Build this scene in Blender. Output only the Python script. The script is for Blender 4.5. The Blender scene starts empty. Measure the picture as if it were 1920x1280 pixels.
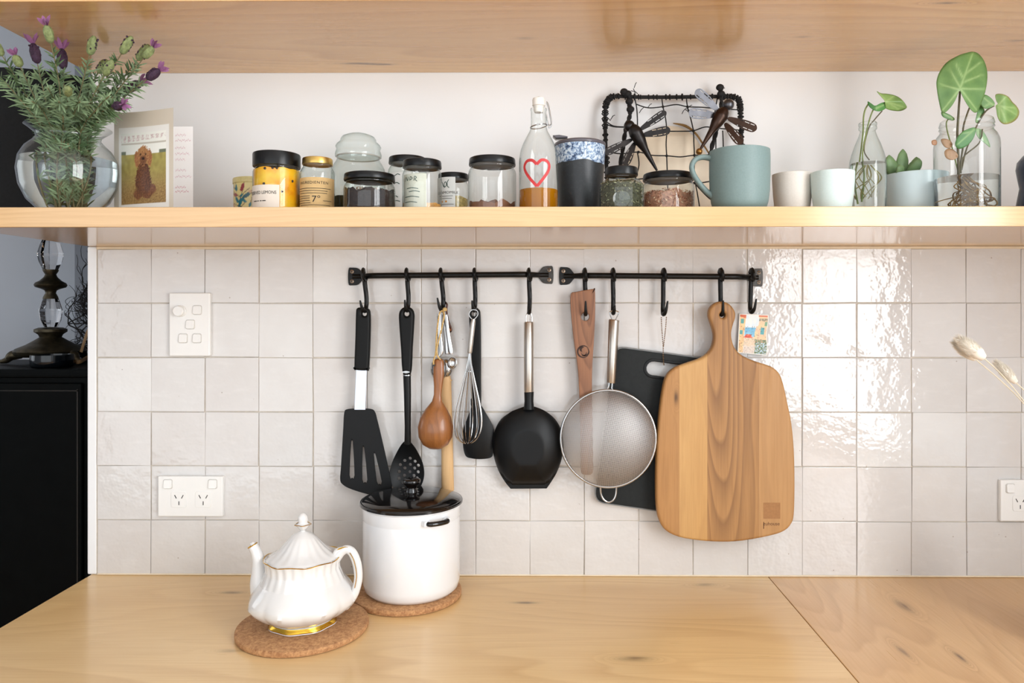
import bpy, bmesh, math, random
from mathutils import Vector, Matrix, noise as mnoise
from math import sin, cos, pi, radians, sqrt, atan2, exp

# ------------------------------------------------------------------ camera, light, exposure
SC = bpy.context.scene
COL = SC.collection
D, EYE, F = 1.387, 0.494, 1387.0          # camera distance to the tiled wall, eye above the worktop, focal length in px
PPX, PPY, YAW = 1004.0, 583.0, radians(0.45)
cam_d = bpy.data.cameras.new('camera'); cam = bpy.data.objects.new('camera', cam_d); COL.objects.link(cam)
cam.location = (0, -D, EYE); cam.rotation_euler = (pi/2, 0, YAW)
cam_d.sensor_width = 36.0; cam_d.lens = F/1920*36.0
cam_d.shift_x = -(PPX-960)/1920; cam_d.shift_y = -(640-PPY)/1920
cam_d.clip_start = 0.05
SC.camera = cam
vs = SC.view_settings
vs.view_transform = 'Standard'; vs.look = 'None'; vs.gamma = 1.0; vs.use_curve_mapping = False
vs.exposure = 0.04
SC.cycles.use_denoising = True
SC.cycles.max_bounces = 8; SC.cycles.transmission_bounces = 8; SC.cycles.transparent_max_bounces = 24
SC.cycles.glossy_bounces = 3; SC.cycles.diffuse_bounces = 3
SC.cycles.use_adaptive_sampling = True; SC.cycles.adaptive_threshold = 0.03
SC.cycles.caustics_refractive = True; SC.cycles.caustics_reflective = False
SC.cycles.sample_clamp_indirect = 6.0
W = bpy.data.worlds.new('daylight'); SC.world = W; W.use_nodes = True
W.node_tree.nodes['Background'].inputs[0].default_value = (0.80, 0.90, 1.0, 1)
W.node_tree.nodes['Background'].inputs[1].default_value = 1.0
def area(name, loc, aim, sx, sy, power, color):
    l = bpy.data.lights.new(name, 'AREA'); l.shape = 'RECTANGLE'; l.size = sx; l.size_y = sy
    l.energy = power; l.color = color
    o = bpy.data.objects.new(name, l); COL.objects.link(o); o.location = loc
    o.rotation_euler = Vector(aim).to_track_quat('-Z', 'Z').to_euler()
    return o
# daylight from the side window, rear fill, and light added for the far room
area('window_daylight_side', (1.19, -1.80, 0.66), (-1, 0, 0), 2.76, 1.24, 104.0, (0.965, 0.985, 1.0))
area('window_fill_rear', (-1.1, -3.72, 0.4), (0, 1, 0), 4.1, 2.15, 33.0, (0.95, 0.98, 1.0))  # rear glazing widened and dimmed to act as broad soft fill
area('added_fill_far_room', (-3.35, 0.1, 0.8), (1, 0, 0), 1.2, 1.1, 6.0, (0.88, 0.94, 1.0))  # unseen window light added to give the far room a bluish tone

# ------------------------------------------------------------------ pixel -> place, given the distance from the wall
CY, SY = cos(YAW), sin(YAW)
def P(px, py, z=0.0):
    dx = (px-PPX)/F; dz = -(py-PPY)/F
    vx, vy = -SY+dx*CY, CY+dx*SY
    t = (D-z)/vy
    return Vector((vx*t, -z, EYE+dz*t))
def X(px, z=0.0): return P(px, 583, z).x
def Zf(py, z): return EYE-(py-PPY)/F*(D-z)            # height of a point seen at row py, z from the wall
def M(z): return (D-z)/F                              # metres per pixel there
SHELF_D = 0.3235
SHELF_B, SHELF_T = EYE+0.121, EYE+0.1503

# ------------------------------------------------------------------ mesh helpers
def new_bm(): return bmesh.new()
def finish(bm, smooth=None):
    me = bpy.data.meshes.new('mesh'); bm.normal_update(); bm.to_mesh(me); bm.free()
    if smooth is not None:
        for p in me.polygons: p.use_smooth = True
        if smooth < 179: me.set_sharp_from_angle(angle=radians(smooth))
    return me
def root_loc(parent):
    r = parent
    while r.parent: r = r.parent
    return r.location
def obj(name, bm, mat=None, parent=None, smooth=40, label=None, kind=None, wn=False):
    me = finish(bm, smooth) if isinstance(bm, bmesh.types.BMesh) else bm
    me.name = name
    o = bpy.data.objects.new(name, me); COL.objects.link(o)
    if mat is not None and not me.materials: me.materials.append(mat)
    if parent is not None:
        me.transform(Matrix.Translation(-Vector(root_loc(parent)))); o.parent = parent
    if smooth is not None and wn and len(me.polygons) < 4000:
        m_ = o.modifiers.new('even_shading', 'WEIGHTED_NORMAL'); m_.keep_sharp = True; m_.weight = 90
    if label: o['label'] = label
    if kind: o['kind'] = kind
    return o
def tag(o, label, cat, group=None):
    o['label'] = label; o['category'] = cat
    if group: o['group'] = group
    return o
def thing(name, label, cat, loc, group=None):
    o = bpy.data.objects.new(name, None); COL.objects.link(o); o.location = loc; o.empty_display_size = 0.02
    return tag(o, label, cat, group)
def struct(name, bm, mat, parent=None, smooth=None):
    o = obj(name, bm, mat, parent, smooth)
    if parent is None: o['kind'] = 'structure'
    return o
def box(bm, x0, x1, y0, y1, z0, z1, bev=0.0, seg=1):
    t = bmesh.new()
    bmesh.ops.create_cube(t, size=1.0)
    for v in t.verts:
        v.co = Vector((x0+(v.co.x+.5)*(x1-x0), y0+(v.co.y+.5)*(y1-y0), z0+(v.co.z+.5)*(z1-z0)))
    if bev > 0: bmesh.ops.bevel(t, geom=t.edges[:]+t.verts[:], offset=bev, segments=seg, affect='EDGES', profile=0.5)
    bmesh.ops.recalc_face_normals(t, faces=t.faces[:])
    merge(bm, t); return bm
def merge(bm, t):
    vm = {v: bm.verts.new(v.co) for v in t.verts}
    for f in t.faces:
        try: bm.faces.new([vm[v] for v in f.verts])
        except ValueError: pass
    t.free()
def bx(*a, **k): return box(new_bm(), *a, **k)
def lathe(bm, prof, cx=0, cy=0, seg=40, close=False, fn=None, rot=0.0):
    """prof: [(r, z)...] turned about the vertical through cx, cy; fn(a, r, z) -> r"""
    rings = []
    for r, z in prof:
        if r < 1e-6: rings.append([bm.verts.new((cx, cy, z))]); continue
        ring = []
        for i in range(seg):
            a = 2*pi*i/seg+rot; rr = fn(a, r, z) if fn else r
            ring.append(bm.verts.new((cx+rr*cos(a), cy+rr*sin(a), z)))
        rings.append(ring)
    pairs = list(zip(rings[:-1], rings[1:]))
    if close: pairs.append((rings[-1], rings[0]))
    for A, B in pairs:
        for i in range(seg):
            j = (i+1) % seg
            if len(A) == 1 and len(B) == 1: break
            if len(A) == 1: bm.faces.new((A[0], B[j], B[i]))
            elif len(B) == 1: bm.faces.new((A[i], A[j], B[0]))
            else: bm.faces.new((A[i], A[j], B[j], B[i]))
    return bm
def smooth_path(pts, n=8, closed=False):
    pts = [Vector(p) for p in pts]; out = []; m = len(pts)
    for i in range(m if closed else m-1):
        g = (lambda k: pts[k % m]) if closed else (lambda k: pts[min(max(k, 0), m-1)])
        p0, p1, p2, p3 = g(i-1), g(i), g(i+1), g(i+2)
        for k in range(n):
            t = k/n
            out.append(0.5*((2*p1)+(-p0+p2)*t+(2*p0-5*p1+4*p2-p3)*t*t+(-p0+3*p1-3*p2+p3)*t**3))
    if not closed: out.append(pts[-1])
    return out
def tube(bm, pts, r, seg=8, closed=False, flat=1.0, cap=True):
    """r: a number or one radius per point; flat squashes the section along its second axis"""
    pts = [Vector(p) for p in pts]; n = len(pts)
    rs = r if isinstance(r, (list, tuple)) else [r]*n
    if len(rs) != n: rs = [rs[min(int(i*(len(rs)-1)/(n-1)), len(rs)-2)]*(1-((i*(len(rs)-1)/(n-1))-min(int(i*(len(rs)-1)/(n-1)), len(rs)-2)))+rs[min(int(i*(len(rs)-1)/(n-1)), len(rs)-2)+1]*((i*(len(rs)-1)/(n-1))-min(int(i*(len(rs)-1)/(n-1)), len(rs)-2)) for i in range(n)]
    rings = []; up = None
    for i, p in enumerate(pts):
        if closed: t = pts[(i+1) % n]-pts[i-1]
        else: t = pts[min(i+1, n-1)]-pts[max(i-1, 0)]
        if t.length < 1e-9: t = Vector((0, 0, 1))
        t.normalize()
        if up is None:
            up = Vector((0, 1, 0)) if abs(t.y) < 0.9 else Vector((1, 0, 0))
        up = (up-t*up.dot(t)); up = up.normalized() if up.length > 1e-6 else t.orthogonal().normalized()
        s = t.cross(up)
        rings.append([bm.verts.new(p+s*(rs[i]*cos(2*pi*k/seg))+up*(rs[i]*flat*sin(2*pi*k/seg))) for k in range(seg)])
    for i in range(n if closed else n-1):
        A, B = rings[i], rings[(i+1) % n]
        for k in range(seg): bm.faces.new((A[k], A[(k+1) % seg], B[(k+1) % seg], B[k]))
    if cap and not closed:
        bm.faces.new(list(reversed(rings[0]))); bm.faces.new(rings[-1])
    return bm
def ball(bm, c, r, seg=12, rings=8, sc=(1, 1, 1)):
    m = Matrix.Translation(Vector(c)) @ Matrix.Diagonal((r*sc[0], r*sc[1], r*sc[2], 1))
    bmesh.ops.create_uvsphere(bm, u_segments=seg, v_segments=rings, radius=1.0, matrix=m); return bm
def plate(outer, holes, y0, y1, bev=0.0, seg=2, bend=None):
    """a flat piece: outer and holes are loops of (x, z); it lies between y0 (front) and y1 (back)"""
    bm = new_bm(); edges = []
    for loop in [outer]+list(holes):
        vs_ = [bm.verts.new((x, y0, z)) for x, z in loop]
        for i in range(len(vs_)): edges.append(bm.edges.new((vs_[i], vs_[(i+1) % len(vs_)])))
    if holes: bmesh.ops.triangle_fill(bm, use_beauty=True, use_dissolve=False, edges=edges)
    else: bm.faces.new([e.verts[0] for e in edges])
    rim0 = [e for e in bm.edges if len(e.link_faces) == 1]
    r = bmesh.ops.extrude_face_region(bm, geom=bm.faces[:])
    for v in [g for g in r['geom'] if isinstance(g, bmesh.types.BMVert)]: v.co.y = y1
    bmesh.ops.recalc_face_normals(bm, faces=bm.faces[:])
    if bev > 0:
        es = [e for e in bm.edges if len(e.link_faces) == 2 and abs(e.link_faces[0].normal.dot(e.link_faces[1].normal)) < 0.3
              and abs(e.verts[0].co.y-e.verts[1].co.y) < 1e-7]
        bmesh.ops.bevel(bm, geom=es, offset=bev, segments=seg, affect='EDGES', profile=0.5)
    if bend:
        for v in bm.verts: v.co = Vector(bend(v.co))
    return bm
def radial_dome(outline, c, yfun, th, rings=14):
    """a dished plate: outline of (x, z) filled with rings about c, front at yfun(x, z), th thick"""
    bm = new_bm(); faces = []
    for off in (0, th):
        ctr = bm.verts.new((c[0], yfun(c[0], c[1])+off, c[1])); prev = None
        for k in range(1, rings+1):
            u = k/rings; ring = []
            for x, z in outline:
                xx, zz = lerp(c[0], x, u), lerp(c[1], z, u); ring.append(bm.verts.new((xx, yfun(xx, zz)+off, zz)))
            m = len(ring)
            for i in range(m):
                j = (i+1) % m
                if prev is None: bm.faces.new((ctr, ring[i], ring[j]))
                else: bm.faces.new((prev[i], ring[i], ring[j], prev[j]))
            prev = ring
        faces.append(prev)
    A, B = faces
    for i in range(len(A)): bm.faces.new((A[i], A[(i+1) % len(A)], B[(i+1) % len(A)], B[i]))
    bmesh.ops.recalc_face_normals(bm, faces=bm.faces[:]); return bm
def loop2(pts, n=6):                                  # smooth closed outline
    return [(p.x, p.y) for p in smooth_path([Vector((a, b, 0)) for a, b in pts], n, True)]
def pxloop(pts, z, n=0):
    q = [(P(a, b, z).x, P(a, b, z).z) for a, b in pts]
    return loop2(q, n) if n else q
def rrect(x0, x1, z0, z1, r, n=5):
    out = []
    for cx, cz, a0 in ((x1-r, z1-r, 0), (x0+r, z1-r, 90), (x0+r, z0+r, 180), (x1-r, z0+r, 270)):
        for i in range(n+1):
            a = radians(a0+90*i/n); out.append((cx+r*cos(a), cz+r*sin(a)))
    return out
def circ(cx, cz, r, n=14): return [(cx+r*cos(2*pi*i/n), cz+r*sin(2*pi*i/n)) for i in range(n)]
def print_sheet(nx, ny, pos, col):
    """a printed sheet: pos(u, v) -> place, col(u, v) -> colour of the print there"""
    bm = new_bm(); la = bm.loops.layers.float_color.new('print'); g = []
    for j in range(ny+1): g.append([bm.verts.new(pos(i/nx, j/ny)) for i in range(nx+1)])
    cc = [[col(i/nx, j/ny) for i in range(nx+1)] for j in range(ny+1)]
    for j in range(ny):
        for i in range(nx):
            f = bm.faces.new((g[j][i], g[j][i+1], g[j+1][i+1], g[j+1][i]))
            for l, (a, b) in zip(f.loops, ((i, j), (i+1, j), (i+1, j+1), (i, j+1))):
                l[la] = tuple(cc[b][a])+(1.0,)
    return bm
def text(s, size, place, align='CENTER', spacing=1.0):
    """lettering as a mesh; place(x, y) -> point"""
    cu = bpy.data.curves.new('t', 'FONT'); cu.body = s; cu.size = size; cu.align_x = align; cu.space_character = spacing
    cu.resolution_u = 3
    o = bpy.data.objects.new('t', cu); COL.objects.link(o)
    dg = bpy.context.evaluated_depsgraph_get(); dg.update()
    me = bpy.data.meshes.new_from_object(o.evaluated_get(dg)); bpy.data.objects.remove(o)
    bm = new_bm(); bm.from_mesh(me); bpy.data.meshes.remove(me)
    for v in bm.verts: v.co = Vector(place(v.co.x, v.co.y))
    return bm
def lerp(a, b, t): return a+(b-a)*t
def mixc(a, b, t):
    t = min(max(t, 0), 1); return tuple(a[i]+(b[i]-a[i])*t for i in range(3))
def sm(a, b, x):
    t = min(max((x-a)/(b-a), 0), 1); return t*t*(3-2*t)
def nz(x, y, z=0.0): return mnoise.noise(Vector((x, y, z)))

# ------------------------------------------------------------------ materials
def srgb(r, g, b):
    f = lambda c: c/12.92 if c <= 0.04045 else ((c+0.055)/1.055)**2.4
    return (f(r/255), f(g/255), f(b/255))
class N:
    def __init__(s, name):
        s.m = bpy.data.materials.new(name); s.m.use_nodes = True; s.t = s.m.node_tree
        s.t.nodes.clear(); s.out = s.t.nodes.new('ShaderNodeOutputMaterial')
    def n(s, typ, ins=None, **props):
        nd = s.t.nodes.new(typ)
        for k, v in props.items(): setattr(nd, k, v)
        for k, v in (ins or {}).items(): s.set(nd.inputs[k], v)
        return nd
    def set(s, sock, v):
        if isinstance(v, bpy.types.NodeSocket): s.t.links.new(v, sock)
        elif isinstance(v, (tuple, list)) and len(v) == 3 and sock.type == 'RGBA': sock.default_value = (*v, 1)
        else: sock.default_value = v
    def math(s, op, a, b=0.0, c=0.0, clamp=False):
        nd = s.n('ShaderNodeMath', {0: a, 1: b, 2: c}, operation=op); nd.use_clamp = clamp; return nd.outputs[0]
    def mix(s, f, a, b, blend='MIX'):
        nd = s.n('ShaderNodeMix', data_type='RGBA', blend_type=blend); s.set(nd.inputs[0], f); s.set(nd.inputs[6], a); s.set(nd.inputs[7], b)
        return nd.outputs[2]
    def coord(s, which='Object'): return s.n('ShaderNodeTexCoord').outputs[which]
    def mapping(s, v, scale=(1, 1, 1), loc=(0, 0, 0), rot=(0, 0, 0)):
        return s.n('ShaderNodeMapping', {'Vector': v, 'Scale': scale, 'Location': loc, 'Rotation': rot}).outputs[0]
    def noise(s, v, scale=5.0, detail=2.0, rough=0.5, out=0):
        return s.n('ShaderNodeTexNoise', {'Vector': v, 'Scale': scale, 'Detail': detail, 'Roughness': rough}).outputs[out]
    def ramp(s, f, stops, interp='LINEAR'):
        nd = s.n('ShaderNodeValToRGB', {'Fac': f}); e = nd.color_ramp; e.interpolation = interp
        while len(e.elements) > 1: e.elements.remove(e.elements[0])
        for i, (p, c) in enumerate(stops):
            el = e.elements[0] if i == 0 else e.elements.new(p)
            el.position = p; el.color = (*c, 1)
        return nd.outputs[0]
    def rng(s, v, a, b, c, d):
        return s.n('ShaderNodeMapRange', {0: v, 1: a, 2: b, 3: c, 4: d}).outputs[0]
    def bump(s, h, strength=0.2, dist=0.001):
        return s.n('ShaderNodeBump', {'Height': h, 'Strength': strength, 'Distance': dist}).outputs[0]
    def surf(s, color=(.8, .8, .8), rough=0.5, metal=0.0, normal=None, **kw):
        ins = {'Base Color': color, 'Roughness': rough, 'Metallic': metal}
        if normal is not None: ins['Normal'] = normal
        ins.update({k.replace('_', ' '): v for k, v in kw.items()})
        b = s.n('ShaderNodeBsdfPrincipled', ins)
        s.t.links.new(b.outputs[0], s.out.inputs[0]); s.b = b; return s.m
def plain(name, c, rough=0.5, metal=0.0, var=0.06, nscale=40.0, bump=0.0, bscale=200.0, **kw):
    """one colour with slight mottling, optional fine relief"""
    n = N(name); co = n.coord()
    f = n.noise(co, nscale, 3.0)
    col = n.mix(n.rng(f, .3, .7, 0, 1), tuple(max(0, x*(1-var)) for x in c), tuple(min(1, x*(1+var)) for x in c))
    nm = n.bump(n.noise(co, bscale, 3.0), bump, 0.0008) if bump else None
    return n.surf(col, rough, metal, nm, **kw)
def wood(name, light, mid, dark, axis=0, freq=1.0, rough=0.3, knots=(), coat=0.0, cross=(1, 1), ringamt=0.55, seed=0.0, fibre=0.5, contour=9.0):
    n = N(name); co = n.coord()
    sc = [1.0, 1.0, 1.0]; sc[axis] = 0.13
    base = n.mapping(co, tuple(sc), (seed, seed*1.7, seed*0.6))
    kn = None
    for (kx, ky, kz, ra, rb) in knots:               # knots: centre, length along the grain, width across it
        s2 = [1/rb]*3; s2[axis] = 1/ra
        d = n.n('ShaderNodeVectorMath', {0: n.mapping(n.n('ShaderNodeVectorMath', {0: co, 1: (kx, ky, kz)}, operation='SUBTRACT').outputs[0], tuple(s2))}, operation='LENGTH').outputs['Value']
        k = n.math('POWER', 2.718, n.math('MULTIPLY', n.math('MULTIPLY', d, d), -1.0))
        kn = k if kn is None else n.math('ADD', kn, k)
    f1 = n.noise(base, 5.5*freq, 1.5, 0.45)
    h = n.math('MULTIPLY', f1, contour)
    if kn is not None: h = n.math('ADD', h, n.math('MULTIPLY', kn, 2.2))
    hs = n.math('MULTIPLY', h, 2.6)
    saw = n.math('FRACT', hs)
    ring = n.math('MULTIPLY', n.math('POWER', saw, 1.6), n.rng(saw, .86, 1.0, 1.0, 0.0))
    ring = n.math('MULTIPLY', ring, n.rng(n.noise(base, 9*freq, 2), .35, .65, .15, 1.0))
    sf = [60.0*freq]*3; sf[axis] = 2.0*freq
    fib = n.noise(n.mapping(co, tuple(sf)), 4.0, 3.0, 0.6)
    tone = n.noise(base, 3.0*freq, 1.0)
    c = n.mix(n.rng(tone, .3, .7, 0, 1), light, mid)
    c = n.mix(n.math('MULTIPLY', ring, ringamt), c, dark)
    c = n.mix(n.math('MULTIPLY', n.rng(fib, .4, .75, 0, 1), fibre*0.5), c, dark)
    if kn is not None:
        core = n.math('MULTIPLY', n.math('POWER', kn, 3.0), n.rng(n.noise(n.mapping(co, tuple(sc)), 90, 3), .35, .6, .3, 1.0))
        c = n.mix(n.math('MINIMUM', core, 0.85), c, tuple(x*0.30 for x in dark))
    return n.surf(c, n.rng(fib, .2, .8, rough*0.85, rough*1.25), 0.0, n.bump(fib, 0.06, 0.0004), Coat_Weight=coat, Coat_Roughness=0.12)
def thin_glass(name, tint=(0.965, 0.98, 0.972), edge=(0.26, 0.31, 0.29), rough=0.0):
    """a thin wall of clear glass: light passes straight through, reflection by angle, deeper tint where it is seen edge-on"""
    n = N(name)
    fac = n.n('ShaderNodeLayerWeight', {'Blend': 0.5}).outputs['Facing']
    tr = n.n('ShaderNodeBsdfTransparent', {'Color': n.mix(n.math('POWER', fac, 3.0), tint, edge)}).outputs[0]
    gl = n.n('ShaderNodeBsdfGlossy', {'Color': (1, 1, 1, 1), 'Roughness': rough}).outputs[0]
    fr = n.math('ADD', n.math('MULTIPLY', n.math('POWER', fac, 5.0), .80), .045)
    mx = n.n('ShaderNodeMixShader', {0: fr, 1: tr, 2: gl})
    n.t.links.new(mx.outputs[0], n.out.inputs[0]); return n.m
def printed(name, rough=0.45, **kw):
    n = N(name); a = n.n('ShaderNodeAttribute', attribute_name='print')
    return n.surf(a.outputs['Color'], rough, 0.0, **kw)
# ------------------------------------------------------------------ shared materials
PINE = dict(light=srgb(236, 202, 150), mid=srgb(226, 186, 128), dark=srgb(192, 142, 86))
def on_level(px, py, zl):                              # the point of the level plane at height zl seen at a pixel
    a = P(px, py, 0); c = Vector(cam.location); d = a-c
    return c+d*((zl-c.z)/d.z)
def knot(px, py, zl, ra, rb): p = on_level(px, py, zl); return (p.x, p.y, p.z, ra, rb)
M_TOP = wood('pine_worktop', **PINE, axis=0, rough=0.30, coat=0.25, fibre=0.35, contour=7.0, ringamt=0.5,
             knots=[knot(436, 1110, 0, .030, .010), knot(432, 1219, 0, .028, .008), knot(985, 1130, 0, .034, .009), knot(1190, 1235, 0, .036, .012), knot(1322, 1096, 0, .028, .010)])
M_TOP2 = wood('pine_worktop_return', srgb(226, 184, 132), srgb(214, 168, 114), srgb(176, 124, 74), axis=1, rough=0.30, coat=0.25, fibre=0.35, contour=9.0, seed=3.1,
              knots=[knot(1696, 1136, 0, .045, .016), knot(1692, 1220, 0, .03, .008), knot(1800, 1232, 0, .026, .007)])
M_SHELF = wood('pine_shelf_lower', srgb(226, 190, 142), srgb(216, 174, 120), srgb(184, 134, 82), axis=0, rough=0.17, coat=0.5, freq=1.6, seed=1.3, fibre=0.4)
M_SHELF2 = wood('pine_shelf_upper', srgb(242, 199, 142), srgb(233, 182, 120), srgb(190, 134, 78), axis=0, rough=0.24, coat=0.35, seed=5.7, contour=6.0, fibre=0.35,
                knots=[knot(672, 119, .941, .050, .008), knot(722, 121, .941, .030, .005), knot(1506, 69, .941, .022, .007), knot(985, 72, .941, .025, .009), knot(1775, 6, .941, .03, .007), knot(1905, 76, .941, .03, .008)])
M_PLASTER = plain('white_plaster', srgb(246, 245, 244), 0.75, var=0.012, nscale=6, bump=0.05, bscale=90)
M_GROUT = plain('pale_grout', srgb(203, 192, 177), 0.9, var=0.10, nscale=120)
M_GREYWALL = plain('blue_grey_paint', srgb(178, 183, 191), 0.8, var=0.02, nscale=5)
M_GREYWALL_SHADE = plain('shaded_wall_grey', srgb(134, 138, 146), 0.8, var=0.02, nscale=5)  # wall grey darkened to stand in for shade past the corner
M_WHITE_PAINT = plain('white_gloss_paint', srgb(240, 240, 240), 0.35, var=0.01)
M_CAULK = plain('cream_caulk', srgb(232, 214, 186), 0.6, var=0.05, nscale=60)
def tile_mat():
    n = N('zellige_glaze'); co = n.coord()
    rnd = n.n('ShaderNodeObjectInfo').outputs['Random']
    v = n.n('ShaderNodeVectorMath', {0: co, 1: n.n('ShaderNodeCombineXYZ', {0: n.math('MULTIPLY', rnd, 37.0), 1: n.math('MULTIPLY', rnd, 11.0), 2: n.math('MULTIPLY', rnd, 53.0)}).outputs[0]}, operation='ADD').outputs[0]
    cloud = n.noise(v, 14, 3, .55)
    brush = n.noise(n.mapping(v, (1.0, 1.0, 4.0)), 22, 3, .6)
    c = n.ramp(rnd, [(0.0, srgb(211, 207, 203)), (.35, srgb(220, 217, 214)), (.7, srgb(215, 210, 206)), (1.0, srgb(226, 224, 221))])
    c = n.mix(n.math('MULTIPLY', n.rng(cloud, .35, .7, 0, 1), .30), c, srgb(204, 196, 190))
    c = n.mix(n.math('MULTIPLY', n.rng(brush, .55, .75, 0, 1), .2), c, srgb(236, 233, 230))
    spk = n.n('ShaderNodeTexVoronoi', {'Vector': v, 'Scale': 55.0}).outputs['Distance']
    pit = n.math('MULTIPLY', n.math('LESS_THAN', spk, 0.07), n.math('GREATER_THAN', n.noise(v, 30, 1), .60))
    c = n.mix(n.math('MULTIPLY', pit, .55), c, srgb(150, 130, 112))
    h = n.math('ADD', n.math('MULTIPLY', n.noise(v, 13, 1, .5), 1.0), n.math('MULTIPLY', n.noise(v, 52, 2, .6), .75))
    h = n.math('ADD', h, n.math('MULTIPLY', pit, -.3))
    return n.surf(c, n.rng(cloud, .3, .7, .05, .09), 0.0, n.bump(h, 0.34, 0.0030), Specular_IOR_Level=0.62)
M_TILE = tile_mat()
M_FLOOR = wood('oak_floor', srgb(190, 150, 108), srgb(176, 134, 94), srgb(130, 92, 60), axis=1, rough=0.4)

# ------------------------------------------------------------------ the room
RX = 1.10                                              # inner face of the side wall with the window
WE = X(170, 0)                                         # where the tiled wall ends, open to the next room
struct('floor', bx(-3.5, RX+.1, -3.9, 1.4, -.95, -.9), M_FLOOR)
struct('ceiling', bx(-3.5, RX+.1, -3.9, 1.4, 1.6, 1.65), M_PLASTER)
wall_back = struct('wall_back', bx(WE, RX+.1, 0, .12, -.9, 1.6, bev=.002), M_PLASTER)
def holed_wall(name, axis, at, th, a0, a1, h0, h1, mat):
    bm = new_bm()
    lo, hi = (-3.9, 1.4) if axis == 0 else (-3.5, RX+.1)
    for (p, q, z0, z1) in ((lo, a0, -.9, 1.6), (a1, hi, -.9, 1.6), (a0, a1, -.9, h0), (a0, a1, h1, 1.6)):
        if axis == 0: box(bm, at, at+th, p, q, z0, z1)
        else: box(bm, p, q, at, at+th, z0, z1)
    return struct(name, bm, mat)
holed_wall('wall_right', 0, RX, .10, -3.20, -.40, .03, 1.30, M_PLASTER)
holed_wall('wall_rear', 1, -3.80, .10, -3.2, 1.0, -.7, 1.5, M_PLASTER)
holed_wall('wall_left', 0, -3.50, .10, -.52, .72, .22, 1.38, M_GREYWALL)  # opening made for the added far-room window
cx_ = X(142, -.95)
struct('wall_far', bx(-3.4, cx_, .95, 1.4, -.9, 1.6), M_GREYWALL)
struct('wall_far_shaded', bx(cx_, RX+.1, .945, 1.4, -.9, 1.6), M_GREYWALL_SHADE)  # wall past the corner, its shade put into the darker colour
def window(name, axis, at, a0, a1, h0, h1):
    bm = new_bm(); w = .035
    bars = [(a0, a0+w, h0, h1), (a1-w, a1, h0, h1), (a0, a1, h0, h0+w), (a0, a1, h1-w, h1), ((a0+a1)/2-w/2, (a0+a1)/2+w/2, h0, h1)]
    root = None
    for i, (p, q, z0, z1) in enumerate(bars):
        b = bx(at, at+.04, p, q, z0, z1, bev=.003) if axis == 0 else bx(p, q, at, at+.04, z0, z1, bev=.003)
        if root is None: root = struct(name, b, M_WHITE_PAINT)
        else: obj('window_frame', b, M_WHITE_PAINT, root, None)
window('window_1', 0, RX+.02, -3.20, -.40, .03, 1.30)
window('window_2', 1, -3.76, -3.2, 1.0, -.7, 1.5)  # full-width rear glazing, sized for its soft fill
window('added_window_far_room', 0, -3.45, -.52, .72, .22, 1.38)  # unseen frame added around the far-room fill light

# tiles: six rows of hand-cut glazed squares, each one a piece of the wall
random.seed(4)
PITCH = .1013; TX0 = X(187, 0); TZ0 = .0012
grout = obj('grout_bed', bx(TX0-.004, RX, -.0058, .001, 0, .1115+.5000), M_GROUT, wall_back, None)
tile_meshes = []
for k in range(14):
    bm = new_bm(); s = PITCH/2-.0002
    bmesh.ops.create_cube(bm, size=1.0)
    for v in bm.verts:
        cut = random.uniform(-.0007, .0002)
        v.co = Vector((math.copysign(s+cut, v.co.x), -.0075 if v.co.y < 0 else 0.0, math.copysign(s+random.uniform(-.0007, .0002), v.co.z)))
    es = [e for e in bm.edges if e.verts[0].co.y < -.001 or e.verts[1].co.y < -.001]
    bmesh.ops.bevel(bm, geom=es, offset=random.uniform(.0007, .0014), segments=2, affect='EDGES', profile=.5)
    me = finish(bm, None); me.name = 'tile'; me.materials.append(M_TILE); tile_meshes.append(me)
NCOL = int((RX-TX0)/PITCH)
for r in range(6):
    for c in range(NCOL):
        o = bpy.data.objects.new('tile', random.choice(tile_meshes)); COL.objects.link(o); o.parent = wall_back
        o.location = (TX0+(c+.5)*PITCH+random.uniform(-.0007, .0007), -.0005, TZ0+(r+.5)*.10155+random.uniform(-.0007, .0007))
        o.rotation_euler = (radians(random.gauss(0, .45)), radians(random.choice((0, 0, 180))+random.gauss(0, .25)), radians(random.gauss(0, .45)))
struct('trim_1', bx(TX0-.002, RX, -.009, 0, .6095, SHELF_B, bev=.0015), M_CAULK)
struct('trim_2', bx(TX0, RX, -.0095, 0, .0002, .0032, bev=.001), M_CAULK)
struct('trim_3', bx(WE-.003, TX0-.0015, -.0065, .125, 0.0, SHELF_B, bev=.003, seg=2), M_WHITE_PAINT)

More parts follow.
